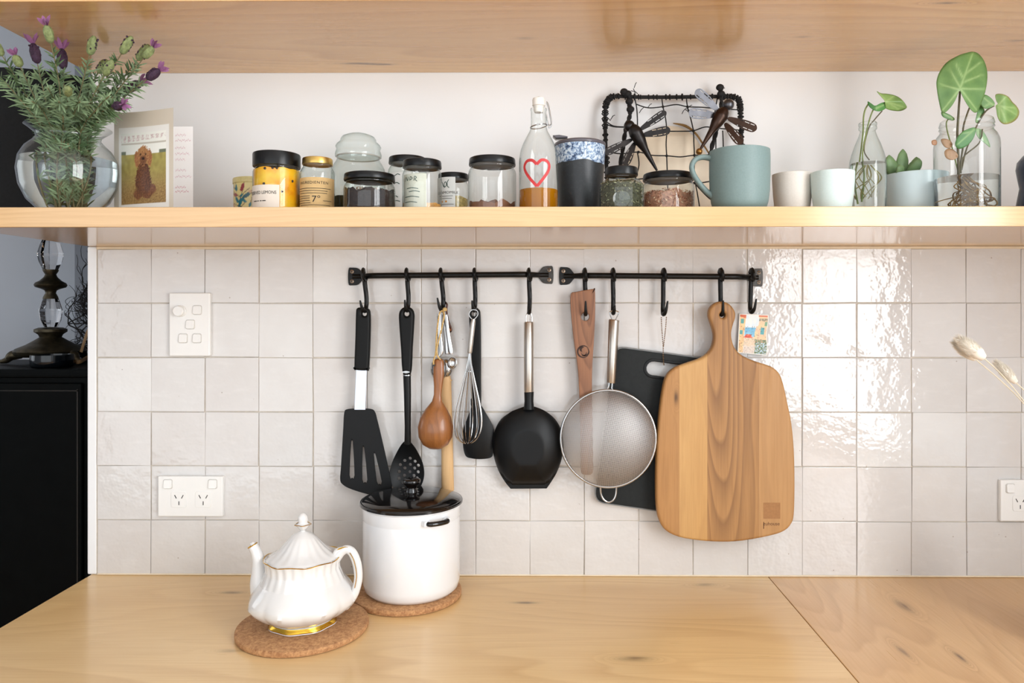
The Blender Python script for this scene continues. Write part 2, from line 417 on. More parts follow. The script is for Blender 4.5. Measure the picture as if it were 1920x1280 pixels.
# ------------------------------------------------------------------ worktops, cabinet below, shelves
SEAM = on_level(1440, 1080, 0).x
tag(obj('worktop', bx(WE+.004, SEAM-.0004, -.62, -.0005, -.038, 0, bev=.0016, seg=2), M_TOP, None, wn=True), 'pale pine worktop with the grain running along the tiled wall', 'worktop')
tag(obj('worktop', bx(SEAM+.0004, RX-.001, -2.0, -.0005, -.038, 0, bev=.0016, seg=2), M_TOP2, None, wn=True), 'pine worktop return under the window with grain running away from the tiles', 'worktop')
M_CAB = plain('white_cabinet_paint', srgb(228, 228, 226), 0.45, var=.01)
for nm, (x0, x1, y0, y1) in {'a': (WE+.03, SEAM-.003, -.58, -.02), 'b': (SEAM+.003, RX-.003, -1.96, -.02)}.items():
    t = thing('base_cabinet', 'white base cabinet carrying the worktop along the tiled wall' if nm == 'a' else 'white base cabinet carrying the worktop return below the window', 'cabinet', ((x0+x1)/2, (y0+y1)/2, -.9))
    obj('body', bx(x0, x1, y0, y1, -.9, -.038), M_CAB, t, None)
    for i in range(3):
        if nm == 'a': a = x0+(x1-x0)*i/3; b = x0+(x1-x0)*(i+1)/3; d = bx(a+.003, b-.003, y0-.018, y0, -.80, -.045, bev=.002)
        else: a = y0+(y1-y0)*i/3*.66; b = y0+(y1-y0)*(i+1)/3*.66; d = bx(x0-.018, x0, a+.003, b-.003, -.80, -.045, bev=.002)
        obj('door', d, M_CAB, t, None)
UB = EYE+(PPY-136)/1000.0*1.0                          # underside of the upper shelf
tag(obj('wall_shelf', bx(WE, RX-.001, -SHELF_D, -.0002, SHELF_B, SHELF_T, bev=.0018, seg=2), M_SHELF, None, wn=True), 'long varnished pine shelf carrying jars, cups and plants above the tiles', 'shelf')
tag(obj('wall_shelf', bx(WE, RX-.001, -SHELF_D-.0005, -.0002, UB, UB+.0293, bev=.0018, seg=2), M_SHELF2, None, wn=True), 'upper pine shelf with knots in its underside, holding nothing in view', 'shelf')
# ------------------------------------------------------------------ rails, hooks and everything that hangs
M_IRON = plain('black_iron', srgb(26, 25, 24), 0.42, 0.6, var=.25, nscale=90, bump=.25, bscale=260)
M_IRON_WORN = plain('worn_iron', srgb(66, 63, 60), 0.42, 0.8, var=.3, nscale=120, bump=.3, bscale=300)
M_SCREW = plain('dull_screw_steel', srgb(150, 135, 120), 0.4, 0.9, var=.15)
M_NYLON = plain('black_nylon', srgb(10, 11, 12), 0.42, var=.1, bump=.05, bscale=600, Specular_IOR_Level=0.25)
M_RUBBER = plain('black_soft_grip', srgb(10, 11, 11), 0.5, var=.1, Specular_IOR_Level=0.22)
M_STEEL = plain('brushed_steel', srgb(196, 188, 178), 0.30, 1.0, var=.05, nscale=30)
M_CHROME = plain('polished_steel', srgb(186, 184, 182), 0.14, 1.0, var=.02)
M_TWINE = plain('jute_twine', srgb(206, 172, 112), 0.9, var=.25, nscale=400, bump=.5, bscale=900)
M_DARKHOLE = plain('dark_slot', srgb(60, 58, 56), 0.7)
M_WHITE_PLASTIC = plain('white_switch_plastic', srgb(240, 238, 234), 0.32, var=.01)
M_INK = plain('black_ink', srgb(40, 36, 34), 0.7)

RAIL_Z = .036
def rail(x0, x1, y0, y1, label):
    a, b = P(x0, y0, RAIL_Z), P(x1, y1, RAIL_Z)
    t = thing('hook_rail', label, 'hook rail', ((a.x+b.x)/2, -.008, a.z))
    n = 24; pts = []; rs = []
    for i in range(n+1):
        u = i/n; x = lerp(a.x, b.x, u); e = min(u, 1-u)*(b.x-a.x)
        k = sm(0.018, .042, e)
        pts.append((x, -lerp(.012, RAIL_Z, k), lerp(a.z, b.z, u))); rs.append(.0053 if e > .02 else .0044)
    obj('bar', tube(new_bm(), pts, rs, 10), M_IRON, t)
    for s, c in ((1, a), (-1, b)):
        # hammered end plate: a rounded square with one clipped end
        o = []
        for px, pz in ((-.006, .0165), (-.0115, .015), (-.0130, 0), (-.0115, -.015), (-.006, -.0165), (.006, -.0150), (.014, -.006), (.019, 0), (.014, .006), (.006, .0150)):
            o.append((c.x+s*(px+.004), c.z+pz))
        pl = obj('end_plate', plate(loop2(o, 3), [], -.0125, -.0085, bev=.0010), M_IRON_WORN if s == -1 and x1 > 1300 or (s == -1 and x1 < 1100) else M_IRON, t, wn=True)
        for dz in (-.009, .009):
            bm = lathe(new_bm(), [(0, .0015), (.0022, .0013), (.0036, .0006), (.0038, 0)], seg=14)
            bm.transform(Matrix.Translation((c.x-s*.001, -.0125, c.z+dz)) @ Matrix.Rotation(radians(90), 4, 'X'))
            sc_ = obj('screw', bm, M_SCREW, pl)
            bm = new_bm(); sx = c.x-s*.001
            box(bm, sx-.0019, sx+.0019, -.0143, -.0137, c.z+dz-.0005, c.z+dz+.0005)
            box(bm, sx-.0005, sx+.0005, -.0143, -.0137, c.z+dz-.0019, c.z+dz+.0019)
            obj('cross_slot', bm, M_IRON, pl, None)
    return t
rail(655, 1029, 517, 514, 'black wrought iron hook rail above the turner, whisk and ladle')
rail(1058, 1429, 516, 519, 'black wrought iron hook rail above the strainer and wooden board')

def hook(x, xb, yb, xt, yt, label, zt=.020):
    """loop over the rail at column x, valley at (xb, yb), tip seen at (xt, yt)"""
    z0 = RAIL_Z; c = P(x, 515, z0)
    t = thing('s_hook', label, 'hook', (c.x, -z0, c.z), 'black iron hooks on the rails')
    pts = []
    for i in range(9):                                # eye round the bar
        a = radians(-60+i*300/8)
        pts.append((c.x+.0004*i-.0016, -z0-.0086*sin(a), c.z+.0086*cos(a)))
    ey = obj('eye', tube(new_bm(), pts, .0036, 8, flat=1.5), M_IRON, t)
    zb = z0-.004
    v = P(xb, yb, zb+.012)
    tip = P(xt, yt, zb+.024)
    sh0 = Vector((c.x, -z0+.006, c.z-.005)); s1 = Vector((lerp(c.x, v.x, .8)+.001, -zb, lerp(c.z, v.z, .62)))
    path = smooth_path([sh0, Vector((lerp(c.x, v.x, .3), -zb, lerp(c.z, v.z, .25))), s1, Vector((lerp(s1.x, v.x, .6), -zb-.002, v.z+.008)),
                        Vector((v.x, -zb-.011, v.z+.001)), Vector((lerp(v.x, tip.x, .5), -zb-.021, v.z+.007)), tip], 6)
    n = len(path); rs = [lerp(.0044, .0038, i/n) if i < n*.72 else lerp(.0038, .0011, (i-n*.72)/(n*.28)) for i in range(n)]
    obj('shank', tube(new_bm(), path, rs, 9), M_IRON, t)
    return t
HK = [(682, 684, 584, 675, 563, 'black iron hook holding the slotted turner'), (763, 763, 583, 759, 562, 'black iron hook holding the perforated spoon'),
      (827, 829, 583, 820, 558, 'black iron hook holding the measuring spoons and twine'), (890, 889, 583, 885, 563, 'black iron hook holding the whisk and the small black spatula'),
      (992, 992, 587, 995, 561, 'black iron hook holding the black ladle with steel handle'), (1097, 1098, 590, 1098, 564, 'black iron hook poking through the dark wooden spatula'),
      (1150, 1150, 588, 1153, 572, 'black iron hook holding the strainer'), (1245, 1244, 590, 1252, 564, 'black iron hook holding the bead chain of the black board'),
      (1352, 1353, 591, 1356, 563, 'black iron hook poking through the handle of the wooden board'), (1410, 1409, 586, 1418, 560, 'empty black iron hook above the watercolour postcard')]
for h in HK: hook(*h)

# --- slotted turner
TZ = .040
def hang(name, label, cat, px, py, z=TZ): return thing(name, label, cat, P(px, py, z))
t = hang('slotted_turner', 'black slotted turner with a bare steel neck hanging from the rail', 'turner', 684, 586)
g = pxloop([(670, 578), (678, 576), (690, 578), (695, 590), (694.5, 640), (692, 690), (688, 694), (668, 693), (665, 688), (667, 630), (668, 588)], TZ, 4)
obj('handle', plate(g, [circ(P(684, 588, TZ).x, P(684, 588, TZ).z, .0042)], -TZ-.007, -TZ+.007, bev=.0045, seg=3), M_RUBBER, t, wn=True)
obj('neck', plate(pxloop([(668, 692), (688, 692), (685.5, 768), (664.5, 768)], TZ-.006), [], -TZ+.0045, -TZ+.0065, bev=.0006), plain('milky_steel', srgb(206, 210, 220), .28, .85, var=.04), t, wn=True)
bl = pxloop([(652, 766.5), (676, 765.5), (695, 766), (703, 771), (708, 787), (721, 842), (733, 898), (735, 912), (728, 923), (705, 928), (684, 924), (660, 916.5), (645, 909), (638.5, 899), (640, 872), (644, 805), (646, 774)], TZ-.008, 5)
def slot(x0, y0, w0, x1, y1, w1): return pxloop([(x0, y0-w0/2), (x0+w0/2, y0), (x1+w1/2, y1-w1/2), (x1, y1), (x1-w1/2, y1-w1/2), (x0-w0/2, y0)], TZ-.008, 2)
obj('blade', plate(bl, [slot(660.5, 828, 3.5, 660.5, 895, 9.5), slot(682, 840, 3.5, 684.5, 903, 9.5), slot(703, 852, 3.5, 711.5, 906.5, 9.5)], -TZ+.0050, -TZ+.0078, bev=.0006, seg=1), M_NYLON, t, wn=True)

# --- perforated spoon
def domed(outline, holes, yfun, th, n=0):
    bm = plate(outline, holes, 0, th)
    for e in range(2):
        bmesh.ops.triangulate(bm, faces=bm.faces[:])
        bmesh.ops.subdivide_edges(bm, edges=[e_ for e_ in bm.edges if e_.calc_length() > .006], cuts=1)
    for v in bm.verts: v.co.y += yfun(v.co.x, v.co.z)
    bmesh.ops.recalc_face_normals(bm, faces=bm.faces[:])
    return bm
t = hang('perforated_spoon', 'long black cooking spoon with round drain holes, hanging beside the turner', 'spoon', 763, 586)
hz = TZ+.002
obj('handle', plate(pxloop([(754, 578), (763, 575), (772, 578), (777, 588), (776.5, 610), (774, 650), (770.5, 700), (756, 700), (752, 650), (749, 610), (748.5, 588)], hz, 5), [circ(P(763, 588, hz).x, P(763, 588, hz).z, .0045)], -hz-.007, -hz+.007, bev=.005, seg=3), M_RUBBER, t, wn=True)
obj('neck', tube(new_bm(), [P(763, 699, hz), P(764, 740, hz), P(764.5, 800, hz), P(764.5, 832, hz-.006)], [.0072, .0066, .0056, .0062], 14, flat=.8), M_NYLON, t)
rg = obj('ring', tube(new_bm(), [P(763.2, 702, hz), P(763.2, 704, hz)], .0079, 16, flat=.85), M_CHROME, t)
bd = obj('badge', plate(pxloop([(756, 696.5), (763, 694.6), (770, 696.5), (763, 698.6)], hz, 4), [], -hz-.0090, -hz-.006), M_CHROME, t, None)
obj('lettering', text('OXO', .0024, lambda x, y: (P(763, 697, hz).x+x*1.6, -hz-.0092, P(763, 697.7, hz).z+y*.8)), M_INK, t, None)
bo = pxloop([(756, 829), (764, 825), (772, 829), (783, 846), (793, 868), (796, 888), (792, 906), (782, 917), (764, 919.5), (745, 917), (735, 906), (731, 888), (735, 868), (745, 846)], TZ-.012, 5)
hl = [(677, 822), (630, 842), (720, 847), (592, 877), (677, 877), (750, 880), (630, 908), (715, 907), (583, 936), (673, 940), (748, 936), (627, 969), (710, 970), (583, 992), (665, 1003), (740, 990), (617, 1028), (703, 1024)]
bc = P(763.5, 878, TZ-.012)
obj('bowl', domed(bo, [circ(P(620+a/4.57, 680+b/4.57, TZ-.012).x, P(620+a/4.57, 680+b/4.57, TZ-.012).z, .0030, 10) for a, b in hl],
                  lambda x, z: -TZ+.006+.013*max(0, 1-((x-bc.x)/.034)**2-((z-bc.z)/.048)**2), .0026), M_NYLON, t)

# --- three measuring spoons on one ring, wooden scoop, pale stick, twine, clip
def meas(pts, bowl, rb, z, label, back):
    a = P(*pts[0], z)
    t = thing('measuring_spoon', label, 'measuring spoon', a)
    path = smooth_path([P(q[0], q[1], z) for q in pts], 6)
    obj('handle', tube(new_bm(), path, [.0032, .0040, .0046, .0030], 10, flat=.35), M_CHROME, t)
    c = P(*bowl, z); bm = new_bm(); prof = [(0, -rb*.62)]+[(rb*sin(radians(k)), -rb*.62*cos(radians(k))) for k in (20, 40, 60, 75, 90)]
    prof += [(rb*.93, .0002)]+[(rb*.92*sin(radians(k)), -rb*.54*cos(radians(k))) for k in (75, 60, 40, 20)]+[(0, -rb*.54)]
    lathe(bm, prof, seg=24)
    bm.transform(Matrix.Translation(c) @ Matrix.Rotation(radians(90 if back else -90), 4, 'X') @ Matrix.Scale(1.35, 4, (0, 1, 0)))
    bmesh.ops.recalc_face_normals(bm, faces=bm.faces[:])
    obj('bowl', bm, M_CHROME, t)
meas([(823, 588), (824, 625), (827, 655), (824, 668)], (823, 692), .0158, .030, 'largest steel measuring spoon, half hidden behind the wooden scoop', False)
meas([(832, 590), (836, 625), (838, 655), (838, 664)], (836, 690), .0125, .026, 'middle steel measuring spoon hanging from the twine hook', False)
meas([(836, 590), (840, 625), (845, 655), (846, 664)], (848, 680), .0085, .036, 'smallest steel measuring spoon with its bowl beside the wooden scoop', True)
t = thing('wooden_scoop', 'dark oiled wooden scoop with a round bowl, tied up with twine', 'scoop', P(822, 676, .045))
M_OLIVE = wood('oiled_wood', srgb(166, 106, 56), srgb(132, 78, 38), srgb(78, 42, 22), axis=2, freq=2.2, rough=.32, coat=.25, seed=2.2, ringamt=.7)
prof = [(9.5, 676), (10.2, 690), (10, 706), (8, 724), (7, 740), (9.5, 752), (20, 766), (29, 782), (33.5, 800), (32, 818), (24, 833), (12, 840.5), (0, 842)]
bm = new_bm(); cz = .046
axis = lambda y: lerp(822.5, 816.5, sm(700, 800, y))
rings = []
for r, y in [(0, 672), (6, 672.5)]+prof:
    c = P(axis(y), y, cz); rr = r*M(cz); dp = rr*(.52 if y < 745 else lerp(.52, .80, sm(745, 790, y)))
    rings.append([bm.verts.new((c.x+max(rr, 1e-4)*cos(2*pi*k/24), c.y+max(dp, 1e-4)*sin(2*pi*k/24), c.z)) for k in range(24)])
for A, B in zip(rings[:-1], rings[1:]):
    for k in range(24): bm.faces.new((A[k], A[(k+1) % 24], B[(k+1) % 24], B[k]))
bmesh.ops.recalc_face_normals(bm, faces=bm.faces[:])
obj('body', bm, M_OLIVE, t, 60)
h = P(814, 684, cz+.0045); bm = lathe(new_bm(), [(0, 0), (.0024, .0001)], seg=12); bm.transform(Matrix.Translation((h.x, h.y-.0018, h.z)) @ Matrix.Rotation(radians(90), 4, 'X'))
obj('hole', bm, M_DARKHOLE, t)
t = thing('twine_loop', 'knotted jute twine looped over the hook down to the wooden scoop', 'twine', P(829, 583, .052))
for k, pts in enumerate(([(829, 582, .05), (824, 588, .055), (820, 615, .054), (818, 640, .053), (817, 662, .053), (813, 676, .054), (813, 683, .052)],
                         [(829, 582, .05), (833, 590, .056), (829, 612, .055), (824, 632, .054), (819, 655, .054), (821, 668, .053), (826, 674, .051)])):
    obj('strand', tube(new_bm(), smooth_path([P(*q) for q in pts], 5), .0015, 6), M_TWINE, t)
obj('knot', ball(new_bm(), P(834, 580, .050), .0042, sc=(1, .8, .9)), M_TWINE, t)
obj('knot', ball(new_bm(), P(818, 661, .054), .0034, sc=(.8, .8, 1.5)), M_TWINE, t)
t = thing('carabiner', 'small dark snap clip hanging with the measuring spoons', 'clip', P(836, 566, .033))
obj('body', tube(new_bm(), smooth_path([P(*q, .030) for q in ((832, 566), (838, 571), (837, 580), (840, 600), (846, 617), (842, 622), (836, 612), (832, 588))], 5, True), .0019, 8, True), plain('dark_bronze', srgb(58, 38, 32), .3, .9), t)
obj('gate', tube(new_bm(), [P(840, 612, .030), P(845, 620, .031)], .0017, 8), plain('copper', srgb(190, 120, 70), .3, 1.0), t)
t = thing('wooden_stick', 'pale wooden utensil handle hanging behind the scoop and down to the pot', 'utensil', P(838, 706, .020))
M_BEECH = wood('pale_beech', srgb(228, 190, 140), srgb(218, 176, 124), srgb(190, 142, 92), axis=2, freq=2.0, rough=.55, seed=7.7, ringamt=.35)
obj('shaft', tube(new_bm(), [P(833, 690, .022), P(836, 715, .022), P(837.5, 780, .021), P(838.5, 850, .020), P(839.5, 918, .019), P(839.5, 921, .019)], [.0085, .0100, .0104, .0110, .0118, .0100], 16, flat=.65), M_BEECH, t)
obj('notched_tip', plate(pxloop([(824, 712), (824, 700), (838, 690), (842, 706), (847.5, 713.5), (843, 717)], .022), [], -.0265, -.0175, bev=.0012), M_BEECH, t)

# --- whisk and small black spatula behind it
t = thing('black_spatula', 'small black spoon spatula hanging behind the whisk', 'spatula', P(890, 580, .026)); z = .024
obj('handle', plate(pxloop([(880, 588), (884, 580), (891, 576), (898, 580), (901, 590), (902, 640), (902, 700), (901, 766), (886, 770), (885, 700), (883, 640), (880, 605)], z, 4), [circ(P(889, 588, z).x, P(889, 588, z).z, .0048)], -z-.004, -z+.005, bev=.0035, seg=2), M_RUBBER, t, wn=True)
oc = P(897, 810, z)
obj('blade', radial_dome(pxloop([(881, 750), (884, 762), (876, 784), (869, 804), (868, 832), (873, 854), (886, 859), (904, 860), (921, 857), (925, 845), (926.5, 812), (921, 792), (911, 774), (901, 758), (890, 746)], z, 4), (oc.x, oc.z),
                   lambda x, q: -z-.001-.007*max(0, 1-((x-oc.x)/.03)**2-((q-oc.z)/.055)**2), .005), M_NYLON, t)
t = thing('whisk', 'small steel balloon whisk with a slim handle', 'whisk', P(889, 590, .054))
obj('hanging_ring', tube(new_bm(), smooth_path([P(*q, .054) for q in ((887, 599), (879.5, 590), (883, 582), (889, 580.5), (895, 583), (895.5, 591))], 5, True), .0009, 6, True), M_CHROME, t)
obj('handle', tube(new_bm(), [P(888, 598, .054), P(886.6, 606, .054), P(881, 659, .054), P(880.8, 662, .054)], [.0036, .0046, .0043, .0036], 14), M_STEEL, t)
bm_c = P(875.5, 800, .054); top = P(880.8, 660, .054); bot = P(876, 831, .054)
for k in range(6):
    a = pi*k/6+.25; pts = []
    ax = (bot-top)
    for i in range(41):
        u = i/40; s_ = -1 if u < .5 else 1; w = abs(u-.5)*2            # w 1 at the handle, 0 at the tip
        hgt = 1-w**1.0
        prof_r = [0.05, .16, .36, .58, .80, .96, 1.0, .86, .50, .0]
        q = hgt*9; i0 = min(int(q), 8); rr = lerp(prof_r[i0], prof_r[i0+1], q-i0)*.0262
        hh = [0, .14, .28, .42, .56, .69, .80, .91, .98, 1.0]; along = lerp(hh[i0], hh[i0+1], q-i0)
        pts.append(top+ax*along+Vector((cos(a)*rr*s_, sin(a)*rr*s_*.85, 0)))
    obj('wire', tube(new_bm(), smooth_path(pts[::2], 3), .00078, 6), M_CHROME, t)
obj('wire_collar', tube(new_bm(), [P(880, 696, .054)+Vector((.0058*cos(q*pi/6), .005*sin(q*pi/6), 0)) for q in range(12)], .0006, 6, True), M_CHROME, t)

# --- black wok ladle with a steel handle
t = hang('wok_ladle', 'black wok ladle with flat-cut tip and a brushed steel handle', 'ladle', 992, 588); z = .040
obj('hanging_loop', tube(new_bm(), smooth_path([P(*q, z) for q in ((986.5, 606), (986.5, 592), (992, 584), (997, 592), (997, 606))], 6), .0009, 8), M_CHROME, t)
obj('handle', tube(new_bm(), [P(991.5, 603, z), P(991.5, 604.5, z), P(991.5, 734, z), P(991.5, 735, z)], [.0080, .0089, .0089, .0085], 20), M_STEEL, t)
obj('collar', tube(new_bm(), [P(991.8, 734, z), P(991.8, 752, z), P(991.8, 768, z+.002)], [.0089, .0083, .0098], 18), M_NYLON, t)
lo = pxloop([(981, 763), (992, 761.5), (1003, 763), (1022, 771), (1040, 786), (1052, 806), (1057, 831), (1055, 856), (1046, 884), (1034, 905), (1025, 918)], z)
lo = [(p.x, p.y) for p in smooth_path([Vector((a, b, 0)) for a, b in lo], 4)]
lo2 = pxloop([(957, 918.5), (946, 905), (933, 882), (925, 856), (923, 831), (928, 806), (940, 786), (960, 771)], z)
lo += [(p.x, p.y) for p in smooth_path([Vector((a, b, 0)) for a, b in lo2], 4)]
lc = P(990, 838, z); px_ = M(z)
def ladle_y(x, q):
    r2 = ((x-lc.x)/(66*px_))**2+((q-lc.z)/(80*px_))**2
    h = min(.030*max(0, 1-r2)**.62, .0262)
    return -z+.010-h
lad = radial_dome(lo, (lc.x, lc.z), ladle_y, .003, 22)
obj('bowl', lad, M_NYLON, t, 40)

# --- dark wooden spatula
t = hang('wooden_spatula', 'dark wooden spatula with a burnt round mark, hanging behind the strainer', 'spatula', 1097, 592, .038); z = .036
M_ACACIA = wood('dark_acacia', srgb(156, 106, 72), srgb(134, 86, 56), srgb(84, 50, 32), axis=2, freq=2.4, rough=.45, seed=4.4, ringamt=.8)
sp = [(1070, 552), (1080, 547), (1112, 541.5), (1115.5, 544), (1116, 590), (1113.5, 640), (1110.5, 690), (1110, 740), (1111, 800), (1112, 860), (1112, 882), (1107, 889), (1095, 889), (1089, 880), (1088, 820), (1086, 740), (1083, 690), (1075, 630), (1070.5, 585)]
obj('blade', plate(pxloop(sp, z, 4), [circ(P(1097, 593.5, z).x, P(1097, 593.5, z).z, .0074, 18)], -z-.0035, -z+.0035, bev=.0018, seg=2), M_ACACIA, t, wn=True)
M_BURNT = plain('burnt_mark', srgb(56, 34, 24), .7, var=.3, nscale=200)
bm = new_bm(); c = P(1094, 659, z+.0036); R = .0118
def arc_strip(bm, r, w, a0, a1, n=20, dx=0, dz=0):
    prev = None
    for i in range(n+1):
        a = radians(lerp(a0, a1, i/n)); ww = w*sin(pi*(i+.6)/(n+1.2))
        cur = (bm.verts.new((c.x+dx+(r-ww)*cos(a), c.y-.0002, c.z+dz+(r-ww)*sin(a))), bm.verts.new((c.x+dx+(r+ww)*cos(a), c.y-.0002, c.z+dz+(r+ww)*sin(a))))
        if prev: bm.faces.new((prev[0], prev[1], cur[1], cur[0]))
        prev = cur
arc_strip(bm, R*.9, .0016, 20, 330); arc_strip(bm, R*.62, .0014, 200, 420, dx=.0025); arc_strip(bm, R*.35, .0022, 60, 250, dx=-.001, dz=.004); arc_strip(bm, R*.45, .0011, 230, 380, dz=-.002)
obj('burnt_mark', bm, M_BURNT, t, None)

# --- strainer
t = hang('strainer', 'round steel mesh strainer with a bent wire rest at the bottom', 'strainer', 1150, 588, .048); z = .050
SX = 1140.5; sc_ = P(SX, 822, z); SR = 89.0*M(z)
obj('rim', tube(new_bm(), [(sc_.x+SR*cos(2*pi*k/72), -z, sc_.z+SR*1.02*sin(2*pi*k/72)) for k in range(72)], .0026, 10, True), M_CHROME, t)
obj('hanging_loop', tube(new_bm(), smooth_path([P(*q, z) for q in ((1148.5, 600), (1143, 586.5), (1147, 583), (1156, 583), (1160, 587), (1153.5, 600))], 6), .0010, 8), M_CHROME, t)
obj('handle', tube(new_bm(), [P(1151.5, 599, z), P(1151.3, 600.5, z), P(1146.2, 716, z), P(1146, 717.5, z)], [.0086, .0098, .0083, .0076], 20), M_STEEL, t)
bm = new_bm()
for dx in (-1, 1):
    tube(bm, smooth_path([P(1145.5+dx*3.2, 714, z), P(1144.5+dx*3.2, 724, z), P(1143+dx*5, 730, z), P(1143+dx*14, 734.5, z)], 5), .0016, 8)
obj('neck_wires', bm, M_CHROME, t)
obj('rest_loop', tube(new_bm(), smooth_path([P(*q, z+.001) for q in ((1126, 909), (1127, 925), (1132, 936), (1141, 941), (1150, 937), (1155, 926), (1156, 908))], 6), .0016, 8), M_CHROME, t)
def mesh_mat():
    n = N('woven_steel_mesh'); sx = n.n('ShaderNodeSeparateXYZ', {0: n.coord()})
    f = 2*pi/.0021
    a = n.math('ABSOLUTE', n.math('SINE', n.math('MULTIPLY', n.math('ADD', sx.outputs[0], n.math('MULTIPLY', sx.outputs[2], .12)), f/2)))
    b = n.math('ABSOLUTE', n.math('SINE', n.math('MULTIPLY', n.math('SUBTRACT', sx.outputs[2], n.math('MULTIPLY', sx.outputs[0], .12)), f/2)))
    wire = n.math('MAXIMUM', n.math('GREATER_THAN', a, .80), n.math('GREATER_THAN', b, .80))
    n.surf((.60, .57, .55), .55, .8)
    tr = n.n('ShaderNodeBsdfTransparent').outputs[0]
    mx = n.n('ShaderNodeMixShader', {0: n.math('ADD', n.math('MULTIPLY', wire, .78), .04), 1: tr, 2: n.b.outputs[0]})
    n.t.links.new(mx.outputs[0], n.out.inputs[0]); return n.m
bm = new_bm(); pr = [(SR*.99*cos(radians(k)), .040*sin(radians(k))) for k in range(0, 90, 6)]+[(0, .040)]
lathe(bm, pr, seg=72); bm.transform(Matrix.Translation((sc_.x, -z, sc_.z)) @ Matrix.Scale(1.02, 4, (0, 0, 1)) @ Matrix.Rotation(radians(90), 4, 'X'))
obj('mesh_bowl', bm, mesh_mat(), t, 179)

# --- black cutting board on its bead chain
z = .018
t = thing('cutting_board', 'thin black cutting board with a grey edge, hanging askew behind the strainer', 'cutting board', P(1244, 690, z))
M_BBOARD = plain('black_board', srgb(26, 29, 29), .55, var=.15, nscale=160, bump=.15, bscale=700, Specular_IOR_Level=.25)
M_BEDGE = plain('grey_board_edge', srgb(120, 122, 122), .6)
tl, tr_, br, bl_ = Vector((1152, 648)), Vector((1372, 677)), Vector((1334, 973)), Vector((1113, 941))
def quad_round(k, r, n=6):
    ps = [tl, tr_, br, bl_]; cc = sum(ps, Vector((0, 0)))/4; ps = [cc+(p-cc)*k for p in ps]; out = []
    for i in range(4):
        p, a, b = ps[i], ps[i-1], ps[(i+1) % 4]
        p1 = p+(a-p).normalized()*r; p2 = p+(b-p).normalized()*r
        for j in range(n+1):
            u = j/n; out.append(tuple((1-u)**2*p1+2*u*(1-u)*p+u*u*p2))
    return out
ang = atan2(29, 220)
def slot_px(w, h, n=8):
    out = []
    for s_, a0 in ((1, -90), (-1, 90)):
        for j in range(n+1):
            a = radians(a0+180*j/n); u, v = s_*(w/2-h/2)+h/2*cos(a), h/2*sin(a)
            out.append((1253+u*cos(ang)-v*sin(ang), 694+u*sin(ang)+v*cos(ang)))
    return out
hole = pxloop(slot_px(84, 27), z)
obj('panel', plate(pxloop(quad_round(.985, 20), z), [hole], -z-.0035, -z+.0035, bev=.0012, seg=2), M_BBOARD, t, wn=True)
obj('edge_band', plate(pxloop(quad_round(1.0, 21), z), [pxloop(quad_round(.978, 20), z)], -z-.0022, -z+.0030, bev=.0008), M_BEDGE, t, wn=True)
obj('slot_rim', plate(pxloop(slot_px(95, 37), z), [pxloop(slot_px(83, 26), z)], -z-.0048, -z+.0036, bev=.0012, seg=2), M_NYLON, t, wn=True)
bm = new_bm(); beads = []
for pts in ([(1240, 592, .040), (1240.5, 610, .036), (1242, 632, .032), (1243.5, 650, .030)], [(1249.5, 592, .047), (1248.5, 610, .040), (1246, 632, .034), (1244, 650, .030)], [(1243.5, 650, .030), (1243.5, 668, .026), (1244.5, 681, .022), (1245, 684, .014)]):
    pp = smooth_path([P(*q) for q in pts], 30); acc = 0
    for a, b in zip(pp[:-1], pp[1:]):
        acc += (b-a).length
        if acc > .0030: acc = 0; ball(bm, b, .00125, 6, 4)
obj('bead_chain', bm, plain('bronze_beads', srgb(150, 118, 84), .3, .9), t, kind='stuff')

# --- wooden board of four glued staves
z = .044
t = thing('cutting_board', 'large wooden paddle board with a round handle, hanging from the rail', 'cutting board', P(1352, 591, z))
wb = [(1352, 565), (1366, 570), (1376, 583), (1377, 595), (1373, 608), (1369.5, 624), (1371.5, 640), (1378, 655), (1392, 667), (1414, 676.5), (1443, 686), (1458, 698), (1466, 717), (1475, 757), (1482, 793), (1486.5, 841), (1488, 905), (1486.5, 962), (1481, 980), (1468, 993), (1442, 1002), (1390, 1011.5), (1350, 1013.5), (1310, 1011), (1272, 1004.5), (1247, 992), (1235, 974), (1229.5, 945), (1228.5, 890), (1230.5, 830), (1235.5, 768), (1242.5, 722), (1250, 701), (1265, 688), (1288, 679.5), (1314, 670), (1329, 657), (1335.5, 642), (1336.5, 625), (1331.5, 607), (1327, 592), (1329, 578), (1339, 568)]
full = plate(pxloop(wb, z, 3), [circ(P(1353, 590.5, z).x, P(1353, 590.5, z).z, .0052, 16)], -z-.0095, -z+.0095, bev=.005, seg=3)
fm = finish(full)
STV = [(1200, 1272, wood('stave_brown', srgb(196, 148, 93), srgb(178, 128, 74), srgb(128, 84, 46), axis=2, freq=2.0, rough=.5, seed=1.1, knots=[(P(1266, 744, z).x-P(1352, 591, z).x, -.0095, P(1266, 744, z).z-P(1352, 591, z).z, .020, .0065)], contour=5.0, ringamt=.35)),
       (1272, 1324, wood('stave_blond', srgb(212, 169, 110), srgb(198, 151, 91), srgb(162, 115, 66), axis=2, freq=2.0, rough=.5, seed=2.9, contour=4.0, ringamt=.3)),
       (1324, 1420, wood('stave_heart', srgb(182, 135, 82), srgb(164, 117, 69), srgb(108, 70, 40), axis=2, freq=1.3, rough=.5, seed=6.2, contour=13.0, ringamt=.75)),
       (1420, 1520, wood('stave_honey', srgb(193, 147, 94), srgb(181, 135, 85), srgb(142, 99, 59), axis=2, freq=1.2, rough=.5, seed=8.8, contour=7.0, ringamt=.5))]
